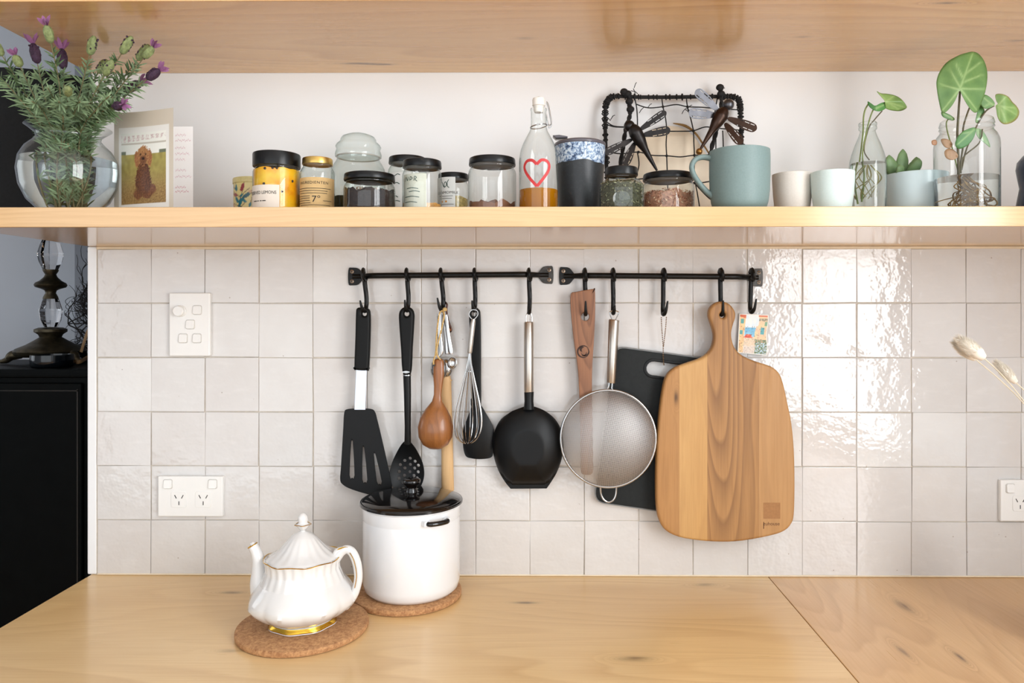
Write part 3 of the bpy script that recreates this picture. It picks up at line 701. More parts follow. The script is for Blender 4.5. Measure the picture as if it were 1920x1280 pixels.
for a, b, m_ in STV:
    bm = new_bm(); bm.from_mesh(fm)
    for px, s_ in ((a, -1), (b, 1)):
        bmesh.ops.bisect_plane(bm, geom=bm.verts[:]+bm.edges[:]+bm.faces[:], plane_co=(X(px, z), 0, 0), plane_no=(s_, 0, 0), clear_outer=True)
    obj('stave', bm, m_, t, wn=True)
M_BRAND = plain('branded_wood', srgb(160, 112, 66), .6, var=.08, nscale=200)
q0, q1 = P(1431.5, 972, z+.0095), P(1463, 942, z+.0095)
obj('brand_square', plate(rrect(q0.x, q1.x, q0.z, q1.z, .0006, 2), [], -z-.0098, -z-.0090), M_BRAND, t, None)
tc = P(1446.5, 984.5, z+.0095)
obj('lettering', text('zuhouse', .0092, lambda x, y: (tc.x+x*1.02, -z-.0098, tc.z+y), spacing=.95), plain('brand_ink', srgb(104, 66, 40), .7), t, None)
obj('lettering', bx(P(1428.3, 980, z).x, P(1429.6, 980, z).x, -z-.0098, -z-.0090, P(1429, 991, z+.0095).z, P(1429, 978, z+.0095).z), plain('brand_ink', srgb(104, 66, 40), .7), t, None)

# --- watercolour postcard
z = .012
ca, cb, cc_, cd = P(1386, 588, z), P(1440, 590, z), P(1436, 666, z), P(1381.5, 661, z)
random.seed(9)
def card_col(u, v):
    x, y = u, 1-v                                     # y from the top down
    n1 = nz(x*9, y*9, 1.0); n2 = nz(x*26, y*30, 4.0)
    sky = mixc((.86, .92, .95), (.97, .96, .93), .5+n1)
    c = sky
    if .22 < x < .72 and y > .33: c = mixc((.36, .66, .84), (.62, .82, .90), (y-.33)*2+n1*.4)          # sea
    if y > .56+.03*n1 and x < .62: c = mixc((.93, .86, .74), (.86, .72, .58), .5+n2)                       # low houses
    if .50 < y < .60 and .20 < x < .52 and y > .60-.18*(1-abs(x-.36)/.16): c = mixc((.82, .24, .18), (.92, .45, .33), .5+n1)  # red roof
    if y > .80+.05*n1: c = mixc((.95, .90, .84), (.84, .74, .66), .5+n2*.8)                                # street
    lx = .24-.06*y
    if x < lx:                                                                                             # left house
        c = mixc((.95, .80, .56), (.90, .68, .46), .5+n1)
        if .12 < y < .24 and .06 < x < .17 or .42 < y < .52 and .05 < x < .15: c = (.30, .60, .58)
        if y < .07+.15*x: c = (.84, .35, .22)
    rx = .66+.03*sin(y*9)-(.05 if y > .3 else 0)
    if x > rx:                                                                                             # right houses
        c = mixc((.95, .82, .60), (.93, .74, .60), .5+n1)
        if .10 < y < .17: c = mixc((.35, .35, .30), (.85, .75, .6), .5+n2*1.6)
        if .32 < y < .50 and .78 < x < .90: c = (.30, .62, .66)
        if .18 < y < .28 and x > .88: c = (.45, .62, .5)
        if y < .06: c = (.84, .42, .30)
    if y > .62 and x > .58: c = mixc((.28, .50, .36), (.80, .58, .46), .5+n2*1.5)                          # awnings, plants
    if y > .70 and x > .60 and n2 > .12: c = (.72, .84, .92)
    if n2 < -.36 and y > .3: c = mixc(c, (.35, .22, .2), .6)
    if min(x, 1-x) < .02 or min(y, 1-y) < .015: c = (.95, .93, .88)
    return tuple(q**1.7 for q in c)
def card_pos(u, v):
    b = cd.lerp(cc_, u); a = ca.lerp(cb, u); p = b.lerp(a, v)
    return (p.x+.0012*sin(v*9)*u, -z-.004*(abs(u-.5)*2)**2*(1-v)-.001, p.z)
t = thing('postcard', 'small watercolour postcard of a seaside street, propped on the tiles by the wooden board', 'postcard', (ca+cc_)/2)
obj('picture', print_sheet(56, 76, card_pos, card_col), printed('watercolour_print', .6), t, 179)
obj('backing', print_sheet(8, 10, lambda u, v: Vector(card_pos(1-u, v))+Vector((0, .0006, 0)), lambda u, v: (.8, .78, .74)), printed('card_back', .8), t, 179)

# --- switch plate and sockets
def wall_plate(name, label, x0, y0, x1, y1, cat):
    a, b = P(x0, y1, .008), P(x1, y0, .008)
    t = thing(name, label, cat, ((a.x+b.x)/2, -.0075, (a.z+b.z)/2))
    bm = bx(a.x, b.x, -.0165, -.0070, a.z, b.z, bev=.0022, seg=3)
    obj('plate', bm, M_WHITE_PLASTIC, t, wn=True); return t
def rocker(t, px, py, w=15, h=16):
    a, b = P(px-w/2, py+h/2, .0165), P(px+w/2, py-h/2, .0165)
    fr = obj('rocker_surround', plate(rrect(a.x-.0012, b.x+.0012, a.z-.0012, b.z+.0012, .0036), [], -.0170, -.0160, bev=.0003), plain('shadow_gap', srgb(206, 202, 196), .5), t)
    bm = plate(rrect(a.x, b.x, a.z, b.z, .0030), [], -.0205, -.0160, bev=.0010, seg=2)
    for v in bm.verts:
        if v.co.y < -.018: v.co.y += .0014*((v.co.z-a.z)/(b.z-a.z))
    obj('rocker_switch', bm, M_WHITE_PLASTIC, t, wn=True)
t = wall_plate('light_switch', 'white switch plate with a round dimmer knob and four rockers', 321, 549, 397, 667, 'light switch')
for q in ((370, 581), (357, 608), (343.5, 634), (369.5, 634)): rocker(t, *q)
k = P(338.5, 583, .0165); bm = lathe(new_bm(), [(.0108, 0), (.0108, .0030), (.0100, .0036), (.0098, .0105), (.0086, .0118), (0, .0118)], seg=28)
bm.transform(Matrix.Translation((k.x, -.0162, k.z)) @ Matrix.Rotation(radians(90), 4, 'X')); obj('dimmer_knob', bm, M_WHITE_PLASTIC, t, 35)
def socket(label, x0, y0, x1, y1, sw, so):
    t = wall_plate('power_socket', label, x0, y0, x1, y1, 'power socket')
    for q in sw: rocker(t, *q)
    for (px, py) in so:
        a, b = P(px-14.5, py+15, .0165), P(px+14.5, py-15, .0165)
        f = obj('outlet_face', plate(rrect(a.x, b.x, a.z, b.z, .004), [], -.0176, -.0160, bev=.0006), M_WHITE_PLASTIC, t, wn=True)
        c = P(px, py, .0176)
        for dx, dz, rot in ((-.0064, .0050, -28), (.0064, .0050, 28), (0, -.0070, 0)):
            bm = bx(-.0007, .0007, -.0003, .0012, -.0035, .0035)
            bm.transform(Matrix.Translation((c.x+dx, -.0177, c.z+dz)) @ Matrix.Rotation(radians(rot), 4, 'Y'))
            obj('pin_slot', bm, M_DARKHOLE, f, None)
socket('white double power socket on the tiles beside the teapot', 300, 891, 421, 966, ((315, 907), (399, 907)), ((335.5, 936), (381, 936)))
socket('white double power socket on the tiles under the dried bunny tails', 1871, 898, 1992, 975, ((1894, 915), (1974, 915)), ((1913, 943), (1955, 943)))
# ------------------------------------------------------------------ on the worktop
def cork_mat():
    n = N('cork'); co = n.coord()
    v = n.n('ShaderNodeTexVoronoi', {'Vector': co, 'Scale': 420.0}).outputs['Color']
    f = n.noise(co, 160, 4, .65)
    c = n.mix(n.rng(f, .35, .65, 0, 1), srgb(150, 100, 62), srgb(206, 156, 106))
    c = n.mix(.35, c, n.mix(v, srgb(132, 84, 50), srgb(214, 168, 120)))
    return n.surf(c, .85, 0, n.bump(f, .5, .0012))
M_CORK = cork_mat()
M_ENAMEL = plain('white_enamel', srgb(234, 234, 235), .12, var=.005, Coat_Weight=.4)
M_BLACK_ENAMEL = plain('black_enamel', srgb(14, 11, 11), .10, var=.05, Coat_Weight=.3)
M_CHINA = plain('white_bone_china', srgb(228, 225, 222), .12, var=.006, Coat_Weight=.4, Subsurface_Weight=0.0)
M_GILT = plain('gold_gilding', srgb(214, 168, 60), .22, 1.0, var=.06)
def trivet(cx, z, r, th, label):
    c = Vector((X(cx, z), -z, 0))
    o = obj('cork_trivet', lathe(new_bm(), [(0, 0.0002), (r*.97, .0002), (r*.992, .0012), (r, .0035), (r, th-.0035), (r*.992, th-.001), (r*.97, th), (0, th)], c.x, c.y, 72), M_CORK)
    return tag(o, label, 'trivet', 'round cork trivets')
trivet(568.5, .240, 120.5*M(.240), .0100, 'round cork trivet under the white teapot')
PZ = .102
trivet(763.5, PZ, 101.5*M(PZ), .0105, 'round cork trivet under the white enamel pot')

# --- enamel pot with a black lid
pc = Vector((X(772, PZ), -PZ, .0105)); pr_ = 90*M(PZ)
t = thing('enamel_pot', 'tall white enamel pot with a glossy black lid standing on cork', 'pot', pc)
H = .1475
outer = [(0, .0002), (pr_*.80, .0002), (pr_*.90, .0022), (pr_*.97, .0085), (pr_, .020), (pr_, .122), (pr_*.993, .1265), (pr_*.993, .1285), (pr_*1.004, .131), (pr_*1.004, H), (pr_*1.03, H+.0018), (pr_*1.03, H+.003), (pr_*.99, H+.003), (pr_*.975, H-.002), (pr_*.972, .02), (pr_*.9, .006), (0, .005)]
obj('body', lathe(new_bm(), [(r, z+pc.z) for r, z in outer], pc.x, pc.y, 80), M_ENAMEL, t, 35)
lr = 95.5*M(PZ); lz = pc.z+H+.0032
lid = obj('lid', lathe(new_bm(), [(0, lz+.001), (lr*.90, lz+.001), (lr*.97, lz), (lr, lz+.0012), (lr*1.0, lz+.0042), (lr*.985, lz+.0060), (lr*.965, lz+.0062), (lr*.95, lz+.0078), (lr*.80, lz+.0125), (lr*.55, lz+.0165), (lr*.25, lz+.0185), (0, lz+.0190)], pc.x, pc.y, 80), M_BLACK_ENAMEL, t, 35)
obj('knob', lathe(new_bm(), [(0, lz+.0180), (.0105, lz+.0180), (.0100, lz+.021), (.0085, lz+.025), (.0095, lz+.029), (.0140, lz+.033), (.0155, lz+.037), (.0145, lz+.0405), (.0100, lz+.0425), (0, lz+.043)], pc.x, pc.y, 32), M_BLACK_ENAMEL, lid, 60)
for s in (1, -1):                                      # side grips: a black bar in two white lugs
    a0 = radians(-52) if s == 1 else radians(128)
    hd = None; zc = pc.z+.1365
    def hp(a, r): return Vector((pc.x+r*cos(a), pc.y+r*sin(a), zc))
    bar = tube(new_bm(), smooth_path([hp(a0-.20, pr_+.006), hp(a0-.16, pr_+.012), hp(a0, pr_+.0135), hp(a0+.16, pr_+.012), hp(a0+.20, pr_+.006)], 5), .0042, 10)
    hd = obj('grip', bar, M_BLACK_ENAMEL, t, 60)
    for q in (-.22, .22):
        bm = bx(-.005, .005, -.006, .006, -.0045, .0045, bev=.0015, seg=2)
        bm.transform(Matrix.Translation(hp(a0+q, pr_+.0035)) @ Matrix.Rotation(a0, 4, 'Z'))
        obj('lug', bm, M_ENAMEL, hd, wn=True)

# --- teapot
TPZ = .240; u_ = M(TPZ)
tc_ = Vector((X(568, TPZ), -TPZ, .0100))
t = thing('teapot', 'white fluted bone china teapot with gold edging on a cork trivet', 'teapot', tc_)
def lobes(a, r, z):
    k = z-tc_.z
    bel = exp(-((k-.034)/.021)**2); neck = sm(.062, .085, k)*(1-sm(.099, .104, k)*.4)
    return r*(1+.055*bel*(abs(cos(4*a+.35))-.62)+.016*neck*cos(26*a)+(.020*cos(8*a+.7) if k < .005 else 0))
body = [(60, .0004), (62, .0016), (61.5, .0040), (57, .0075), (57.5, .0100), (66, .0140), (80, .0205), (91, .0290), (97.5, .0370), (95, .0460), (89, .0550), (78.5, .0650), (71, .0730), (67.5, .0800), (66.5, .0870), (67, .0950), (69, .1010), (70, .1028), (67, .1030), (64, .1005), (64, .090), (80, .060), (88, .042), (70, .016), (0, .012)]
bd = obj('body', lathe(new_bm(), [(0, tc_.z+.0006)]+[(r*u_, z+tc_.z) for r, z in body], tc_.x, tc_.y, 160, fn=lobes), M_CHINA, t, 50)
obj('gilded_foot', lathe(new_bm(), [(r*u_*1.012, z+tc_.z) for r, z in ((60.4, .0022), (61.5, .0030), (61.6, .0042), (58.2, .0070), (57.6, .0090))], tc_.x, tc_.y, 160, fn=lobes), M_GILT, bd, 60)
obj('gilded_rim', tube(new_bm(), [(tc_.x+70*u_*cos(2*pi*i/90), tc_.y+70*u_*sin(2*pi*i/90), tc_.z+.1029+.0010*cos(2*pi*i/90*8)) for i in range(90)], .00075, 6, True), M_GILT, bd)
lidp = [(66, .1024), (64, .1040), (60, .1062), (50, .1105), (40, .1175), (31, .1260), (24, .1330), (16, .1385), (7, .1415), (4.5, .1425), (4, .1445)]
ld = obj('lid', lathe(new_bm(), [(r*u_, z+tc_.z) for r, z in [(0, .1024)]+lidp+[(0, .1447)]], tc_.x, tc_.y, 120, fn=lambda a, r, z: r*(1+.016*cos(18*a)*(1 if .1045 < z-tc_.z < .133 else 0))), M_CHINA, t, 60)
obj('finial', lathe(new_bm(), [(r*u_, z+tc_.z) for r, z in [(0, .1440), (5, .1440), (9, .1480), (12, .1518), (14, .1530), (9.5, .1540), (8, .1560), (9.5, .1600), (8.5, .1650), (5, .1690), (2, .1705), (0, .1708)]], tc_.x, tc_.y, 28, fn=lambda a, r, z: r*(1+(.10*cos(5*a) if .150 < z-tc_.z < .1545 else .02*cos(6*a)))), M_CHINA, ld, 60)
obj('gilded_collar', tube(new_bm(), [(tc_.x+14*u_*(1+.1*cos(5*2*pi*i/40))*cos(2*pi*i/40), tc_.y+14*u_*(1+.1*cos(5*2*pi*i/40))*sin(2*pi*i/40), tc_.z+.1531) for i in range(40)], .00055, 6, True), M_GILT, ld)
tz = TPZ
sp_path = smooth_path([P(512, 1128, tz), P(497, 1112, tz), P(489, 1094, tz), P(487, 1072, tz), P(485, 1050, tz), P(480, 1034, tz), P(473.5, 1022, tz)], 5)
sp_ = obj('spout', tube(new_bm(), sp_path, [.024, .0215, .0165, .0125, .0098, .0082, .0074], 20), M_CHINA, t, 60)
e = sp_path[-1]; d_ = (sp_path[-1]-sp_path[-3]).normalized()
rim = []
for i in range(24):
    a = 2*pi*i/24; s1 = d_.cross(Vector((0, 1, 0))).normalized()
    rim.append(e+s1*(.0074*cos(a))+Vector((0, .0074*sin(a), 0)))
obj('gilded_lip', tube(new_bm(), rim, .0009, 6, True), M_GILT, sp_)
obj('lip', tube(new_bm(), smooth_path([P(477, 1024, tz), P(473, 1020.5, tz), P(469.5, 1021, tz)], 4), [.0060, .0048, .0016], 12), M_CHINA, sp_, 60)
hp_ = smooth_path([P(625, 1056, tz), P(633, 1043, tz), P(641, 1034, tz), P(651, 1029.5, tz), P(661, 1036, tz), P(669, 1055, tz), P(672, 1080, tz), P(668, 1103, tz), P(661, 1118, tz), P(652, 1128, tz), P(641, 1138, tz)], 5)
hd = obj('handle', tube(new_bm(), hp_, [.0072, .0075, .0066, .0066, .0070, .0070, .0066, .0064, .0070, .0085, .0070], 14, flat=.85), M_CHINA, t, 60)
obj('thumb_scroll', tube(new_bm(), smooth_path([P(629, 1048, tz), P(630, 1037, tz), P(636, 1031, tz), P(646, 1028, tz)], 5), [.0052, .0050, .0046, .0034], 12), M_CHINA, hd, 60)
obj('gilded_scroll', tube(new_bm(), smooth_path([P(630, 1033, tz+.003), P(637, 1028.5, tz+.003), P(646, 1026, tz+.003), P(652, 1026, tz+.003)], 5), .0012, 8), M_GILT, hd)
obj('gilded_line', tube(new_bm(), smooth_path([P(656, 1036, tz+.0068), P(664, 1052, tz+.0070), P(668.5, 1078, tz+.0070), P(665, 1102, tz+.0070)], 6), .0006, 6), M_GILT, hd)
obj('lower_scroll', ball(ball(new_bm(), P(646, 1132, tz+.002), .0100, 16, 10, (1, .7, 1)), P(648, 1117, tz+.003), .0060, 14, 8, (1, .7, 1)), M_CHINA, hd, 60, kind='stuff')
# ------------------------------------------------------------------ jars, bottles and cups on the lower shelf
ST = SHELF_T+.0002
M_GLASS = thin_glass('clear_glass')
M_GLASS_G = thin_glass('greenish_glass', (.945, .975, .962), (.22, .30, .27))
M_LID_B = plain('black_lid', srgb(9, 9, 10), .30, var=.1, nscale=200, Specular_IOR_Level=.35)
M_LID_G = plain('gold_lid', srgb(206, 170, 96), .30, 1.0, var=.06)
M_PAPER = plain('label_paper', srgb(228, 216, 202), .75, var=.02)
M_KRAFT = plain('kraft_label', srgb(206, 172, 118), .75, var=.05, nscale=150)
M_WPAPER = plain('white_label', srgb(236, 236, 232), .7, var=.02)
M_GREEN_INK = plain('dark_green_ink', srgb(36, 70, 58), .7)
def water_mat(name, tint):
    n = N(name); g = n.n('ShaderNodeBsdfRefraction', {'Color': (*tint, 1), 'IOR': 1.33, 'Roughness': 0.0})
    gl = n.n('ShaderNodeBsdfGlossy', {'Roughness': 0.02}); fr = n.n('ShaderNodeFresnel', {'IOR': 1.33})
    mx = n.n('ShaderNodeMixShader', {0: fr.outputs[0], 1: g.outputs[0], 2: gl.outputs[0]})
    n.t.links.new(mx.outputs[0], n.out.inputs[0]); return n.m
M_WATER = water_mat('water', (.97, .985, .98))
def front_z(py, z, r): return EYE-(py-PPY)/F*(D-z-r)
def fprof(pts, z): return [(hw*M(z), front_z(y, z, hw*M(z))) for hw, y in pts]
class Jar:
    def __init__(s, name, label, cx, hw, z, ytop, lid_hw=None, lid_h=.011, sh=.012, neck=None, glass=None, lidmat=None, cat='jar', seg=48, rot=0.0, lidstyle=0):
        s.z, s.c, s.r = z, Vector((X(cx, z), -z, ST)), hw*M(z)
        lr = (lid_hw or hw*.95)*M(z); s.top = front_z(ytop, z, lr); nk = (neck or lid_hw*.95 if lid_hw else hw*.9)*M(z)
        H = s.top-ST; r = s.r; b = ST; s.lid_bottom = s.top-lid_h
        s.t = thing(name, label, cat, s.c)
        sh_top = H-lid_h-.0035
        pr = [(0, b+.0012), (r*.55, b+.0016), (r*.84, b), (r*.95, b+.0018), (r, b+.008), (r, b+sh_top-sh), (r*.985, b+sh_top-sh*.62), (lerp(r, nk, .55), b+sh_top-sh*.25), (nk*1.0, b+sh_top), (nk*1.015, b+sh_top+.0012), (nk*.99, b+sh_top+.0030), (nk*.985, b+H-.0025)]
        s.glass = obj('glass', lathe(new_bm(), pr, s.c.x, s.c.y, seg, rot=rot), glass or M_GLASS, s.t, 60 if seg > 12 else 20)
        L = s.lid_bottom
        if lidstyle == 0: lp = [(nk*.9, L+.002), (lr*.985, L), (lr, L+.0012), (lr*.988, L+lid_h*.45), (lr*.985, L+lid_h*.75), (lr*.965, L+lid_h*.94), (lr*.92, L+lid_h), (lr*.86, L+lid_h*.93), (0, L+lid_h*.93)]
        else: lp = [(nk*.9, L+.002), (lr*.995, L), (lr, L+.002), (lr, L+lid_h-.0025), (lr*.985, L+lid_h-.0006), (lr*.95, L+lid_h), (0, L+lid_h)]
        s.lid = obj('lid', lathe(new_bm(), [(0, L+.002)]+lp, s.c.x, s.c.y, 48), lidmat or M_LID_B, s.t, 40)
    def fill(s, h, mat, name='contents', heap=.004, seed=0, k=.955):
        r = s.r*k; b = ST+.003; bm = new_bm()
        def hh(x, y): return h+heap*(nz(x*60+seed, y*60, seed)+.6*nz(x*160, y*160+seed, 3))
        rings = []
        for q in (0.0, .25, .5, .75, .92, 1.0):
            n = 1 if q == 0 else 40
            rings.append([bm.verts.new((s.c.x+r*q*cos(2*pi*i/40), s.c.y+r*q*sin(2*pi*i/40), b+hh(r*q*cos(2*pi*i/40), r*q*sin(2*pi*i/40)))) for i in range(n)])
        rings.append([bm.verts.new((s.c.x+r*cos(2*pi*i/40), s.c.y+r*sin(2*pi*i/40), b+.003)) for i in range(40)])
        rings.append([bm.verts.new((s.c.x+r*.9*cos(2*pi*i/40), s.c.y+r*.9*sin(2*pi*i/40), b)) for i in range(40)])
        for A, B in zip(rings[:-1], rings[1:]):
            for i in range(40):
                j = (i+1) % 40
                if len(A) == 1: bm.faces.new((A[0], B[i], B[j]))
                else: bm.faces.new((A[i], B[i], B[j], A[j]))
        bm.faces.new(rings[-1])
        bmesh.ops.recalc_face_normals(bm, faces=bm.faces[:])
        return obj(name, bm, mat, s.t, 60)
    def bits(s, h, n, size, mats, name, seed=1, k=.93, fl=.3):
        random.seed(seed)
        for m_ in mats:
            bm = new_bm()
            for _ in range(n):
                a = random.uniform(0, 2*pi); q = s.r*k*(1 if random.random() < .6 else sqrt(random.random())); hz = random.uniform(0.003, h) if q > s.r*k*.97 else h+random.uniform(-.002, .002)
                c = Vector((s.c.x+q*cos(a), s.c.y+q*sin(a), ST+.003+hz+.003*nz(q*cos(a)*60, q*sin(a)*60)))
                L = size*random.uniform(.6, 1.5); w = L*random.uniform(.25, .6)
                R = Matrix.Rotation(random.uniform(0, 6.28), 3, 'Z') @ Matrix.Rotation(random.uniform(-1.2, 1.2), 3, 'X') @ Matrix.Rotation(random.uniform(0, 6.28), 3, 'Y')
                p = [c+R @ Vector(v) for v in ((-L, 0, 0), (0, -w, 0), (L, 0, w*.4), (0, w, 0), (0, 0, w*fl))]
                # keep inside the glass
                for i, v in enumerate(p):
                    d = Vector((v.x-s.c.x, v.y-s.c.y, 0)); mx_ = s.r*.97
                    if d.length > mx_: d = d.normalized()*mx_; p[i] = Vector((s.c.x+d.x, s.c.y+d.y, v.z))
                    if p[i].z < ST+.002: p[i].z = ST+.002
                vv = [bm.verts.new(v) for v in p]
                for f in ((0, 1, 4), (1, 2, 4), (2, 3, 4), (3, 0, 4), (0, 3, 2, 1)): bm.faces.new([vv[i] for i in f])
            obj(name, bm, m_, s.t, None, kind='stuff')
    def band(s, a0, a1, y0, y1, mat, name='label', eps=.0004):
        """paper on the glass between two angles (0 faces the camera, degrees) and two rows"""
        z0, z1 = front_z(y1, s.z, s.r), front_z(y0, s.z, s.r); bm = new_bm(); n = 28; prev = None; R = s.r+eps
        z0 = max(z0, ST+.004)
        for i in range(n+1):
            a = radians(lerp(a0, a1, i/n))
            cur = [bm.verts.new((s.c.x+(R+e)*sin(a), s.c.y-(R+e)*cos(a), q)) for e, q in ((0, z0), (0, z1))]
            if prev: bm.faces.new((prev[0], cur[0], cur[1], prev[1]))
            prev = cur
        return obj(name, bm, mat, s.t, 179)
    def write(s, txt, amid, y, width, height, mat, eps=.0008, name='lettering', spacing=1.0, par=None):
        bm = text(txt, 1.0, lambda x, q: (x, 0, q), spacing=spacing)
        xs = [v.co.x for v in bm.verts]; zs = [v.co.z for v in bm.verts]; w = max(xs)-min(xs); h = max(zs)-min(zs); xm = (max(xs)+min(xs))/2; z0 = min(zs)
        zb = front_z(y, s.z, s.r); R = s.r+eps
        bmesh.ops.subdivide_edges(bm, edges=[e for e in bm.edges if abs(e.verts[0].co.x-e.verts[1].co.x) > .25], cuts=2)
        for v in bm.verts:
            a = radians(amid)+(v.co.x-xm)/w*width/R
            v.co = Vector((s.c.x+R*sin(a), s.c.y-R*cos(a), zb+(v.co.z-z0)/h*height))
        return obj(name, bm, mat, par or s.t, None)
    def stroke(s, pts, w, mat, name='lettering', eps=.0009):
        """a drawn line on the glass: points of (pixel x, pixel y)"""
        bm = new_bm(); R = s.r+eps; pts = [(p.x, p.y) for p in smooth_path([Vector((a, b, 0)) for a, b in pts], 5)]; prev = None
        q = []
        for px, py in pts:
            a = math.asin(max(-1, min(1, (X(px, s.z)-s.c.x)/R))); q.append((a*R, front_z(py, s.z, R)))
        for i, (x, zz) in enumerate(q):
            x0, z0 = q[max(i-1, 0)]; x1, z1 = q[min(i+1, len(q)-1)]; tx, tz_ = x1-x0, z1-z0; l = sqrt(tx*tx+tz_*tz_) or 1
            nx_, nz_ = -tz_/l*w/2, tx/l*w/2
            cur = [bm.verts.new((s.c.x+R*sin((x+k*nx_)/R), s.c.y-R*cos((x+k*nx_)/R), zz+k*nz_)) for k in (-1, 1)]
            if prev: bm.faces.new((prev[0], prev[1], cur[1], cur[0]))
            prev = cur
        return obj(name, bm, mat, s.t, None)

# floral tin
z = .105; r = 40*M(z); c = Vector((X(479, z), -z, ST)); ztop = front_z(328, z, r)
t = thing('floral_tin', 'small round tin printed with leaves and flowers, yellow lid, behind the lemon jar', 'tin', c)
random.seed(3); BL = [(random.uniform(0, 30), random.uniform(.05, .95), random.uniform(0, 3.1), random.choice(((.02, .16, .20), (.02, .16, .20), (.03, .10, .12), (.30, .04, .05), (.62, .38, .22))), random.uniform(.5, .95)) for _ in range(70)]
def tin_col(u, v):
    col = (.72, .60, .26)
    for bx_, by, an, cc, sz in BL:
        dx = (u*30-bx_+15) % 30-15; dy = (v-by)*9
        p, q = dx*cos(an)+dy*sin(an), -dx*sin(an)+dy*cos(an)
        if (p/(1.15*sz))**2+(q/(.5*sz))**2 < 1: col = cc
        elif abs(q) < .10 and 0 < p < 2.6: col = (.25, .14, .08)
    return col
body_h = ztop-ST-.010
obj('body', print_sheet(150, 36, lambda u, v: (c.x+r*.965*sin(u*2*pi), c.y-r*.965*cos(u*2*pi), ST+body_h*v), tin_col), printed('tin_print', .35), t, 179)
L = ST+body_h
obj('lid', lathe(new_bm(), [(0, L-.001), (r*.97, L-.001), (r, L), (r, L+.0075), (r*.985, L+.0088), (r*.93, L+.0094), (r*.88, L+.0082), (0, L+.0082)], c.x, c.y, 48), plain('tin_lid_yellow', srgb(208, 192, 132), .35, var=.12, nscale=140), t)

# preserved lemons
j = Jar('lemon_jar', 'jar of yellow preserved lemons with a tall black lid and a paper label', 519, 43, .200, 279, 43, .0215, sh=.006, neck=38, lidstyle=1)
n_ = N('lemon_brine'); co = n_.coord(); f_ = n_.noise(co, 34, 3)
M_LEMON = n_.surf(n_.ramp(f_, [(.3, srgb(226, 138, 0)), (.5, srgb(248, 178, 4)), (.7, srgb(255, 206, 50))]), .35, 0, n_.bump(n_.noise(co, 55, 2), .5, .002), Coat_Weight=.3)
fl = j.fill(j.top-ST-.030, M_LEMON, 'lemons_in_brine', heap=.002, k=.965)
for px, py in ((512, 314), (533, 313), (510, 343), (541, 357), (526, 313), (555, 335)):
    a = math.asin((X(px, j.z)-j.c.x)/(j.r*.97)); ball(bm := new_bm(), (j.c.x+j.r*.968*sin(a), j.c.y-j.r*.968*cos(a), front_z(py, j.z, j.r)), .0022, 10, 6, (1, .5, 1)); obj('peppercorn', bm, plain('peppercorn', srgb(40, 26, 18), .6), j.t)
lb = j.band(-78, 26, 345, 392, M_PAPER)
j.write('PRESERVED LEMONS', -24, 362.5, .0560, .0050, M_INK)
for a0, a1 in ((-44, -32), (-30, -25), (-22, -17), (-15, -6)): j.band(a0, a1, 374.5, 376, M_INK, 'printed_line', .0009)

# kraft labelled jar
j = Jar('kraft_label_jar', 'clear jar with a gold lid and a brown paper label of printed lines', 595.5, 31.5, .205, 291, 28, .0105, sh=.012, neck=26, lidmat=M_LID_G, glass=M_GLASS_G)
j.band(-86, 86, 331, 392, M_KRAFT)
j.write('INGREDIENTEN', 0, 343.5, .0500, .0042, M_INK, spacing=1.15)
for y, a0, a1 in ((351.5, -60, 62), (356, -66, 50), (360.5, -54, 48), (366, -62, -8), (370, -66, -8), (374.5, -60, -8), (379, -66, -6), (374.5, 34, 66), (383, -50, 60)):
    j.band(a0, a1, y, y+.9, M_INK, 'printed_line', .0009)
j.write('7°', 12, 378, .0125, .0105, M_INK)
j.fill(.018, plain('pale_powder', srgb(214, 196, 160), .9), heap=.002)

# tall glass jar with a glass stopper lid
z = .088; c = Vector((X(672, z), -z, ST))
t = thing('glass_canister', 'tall clear glass canister with a bulbous glass lid standing behind the tea jar', 'jar', c)
pr = [(0, 395), (44, 395), (48, 392), (50, 380), (50, 316), (49, 308), (45, 300), (40.5, 294), (39, 290), (40, 287.5), (40, 285)]
obj('glass', lathe(new_bm(), [(0, ST+.001)]+[(r_, max(q, ST)) for r_, q in fprof(pr, z)[1:]], c.x, c.y, 56), M_GLASS_G, t, 60)
obj('lid', lathe(new_bm(), fprof([(0, 287), (36, 287), (42.5, 285), (43, 281), (42, 277), (40, 272), (42, 266), (40, 262), (34, 258), (33, 254), (30, 249.5), (20, 247.5), (0, 247)], z), c.x, c.y, 56), M_GLASS_G, t, 60)
obj('seal', tube(new_bm(), [(c.x+39.5*M(z)*cos(2*pi*k/48), c.y+39.5*M(z)*sin(2*pi*k/48), front_z(286, z, 40*M(z))) for k in range(48)], .0012, 6, True), plain('clear_seal', srgb(214, 208, 198), .5), t)
class _J: pass
jj = Jar.__new__(Jar); jj.t, jj.z, jj.c, jj.r = t, z, c, 50*M(z)
jj.fill(.044, plain('dark_green_herb', srgb(48, 52, 36), .9, var=.4, nscale=300, bump=.6, bscale=500), heap=.004, seed=5)

# low jar of dark loose tea
M_TEA = plain('dark_tea', srgb(40, 27, 21), .85, var=.5, nscale=350, bump=.8, bscale=420)
M_TEA2 = plain('tea_fleck', srgb(150, 112, 78), .85, var=.3)
j = Jar('tea_jar', 'low wide jar half full of dark loose tea with a flat black lid', 693, 48, .232, 318, 47.5, .0105, sh=.010, neck=43)
j.fill(.032, M_TEA, 'loose_tea', heap=.011, seed=2); j.bits(.033, 380, .0018, (M_TEA, M_TEA2), 'tea_leaves', 3)

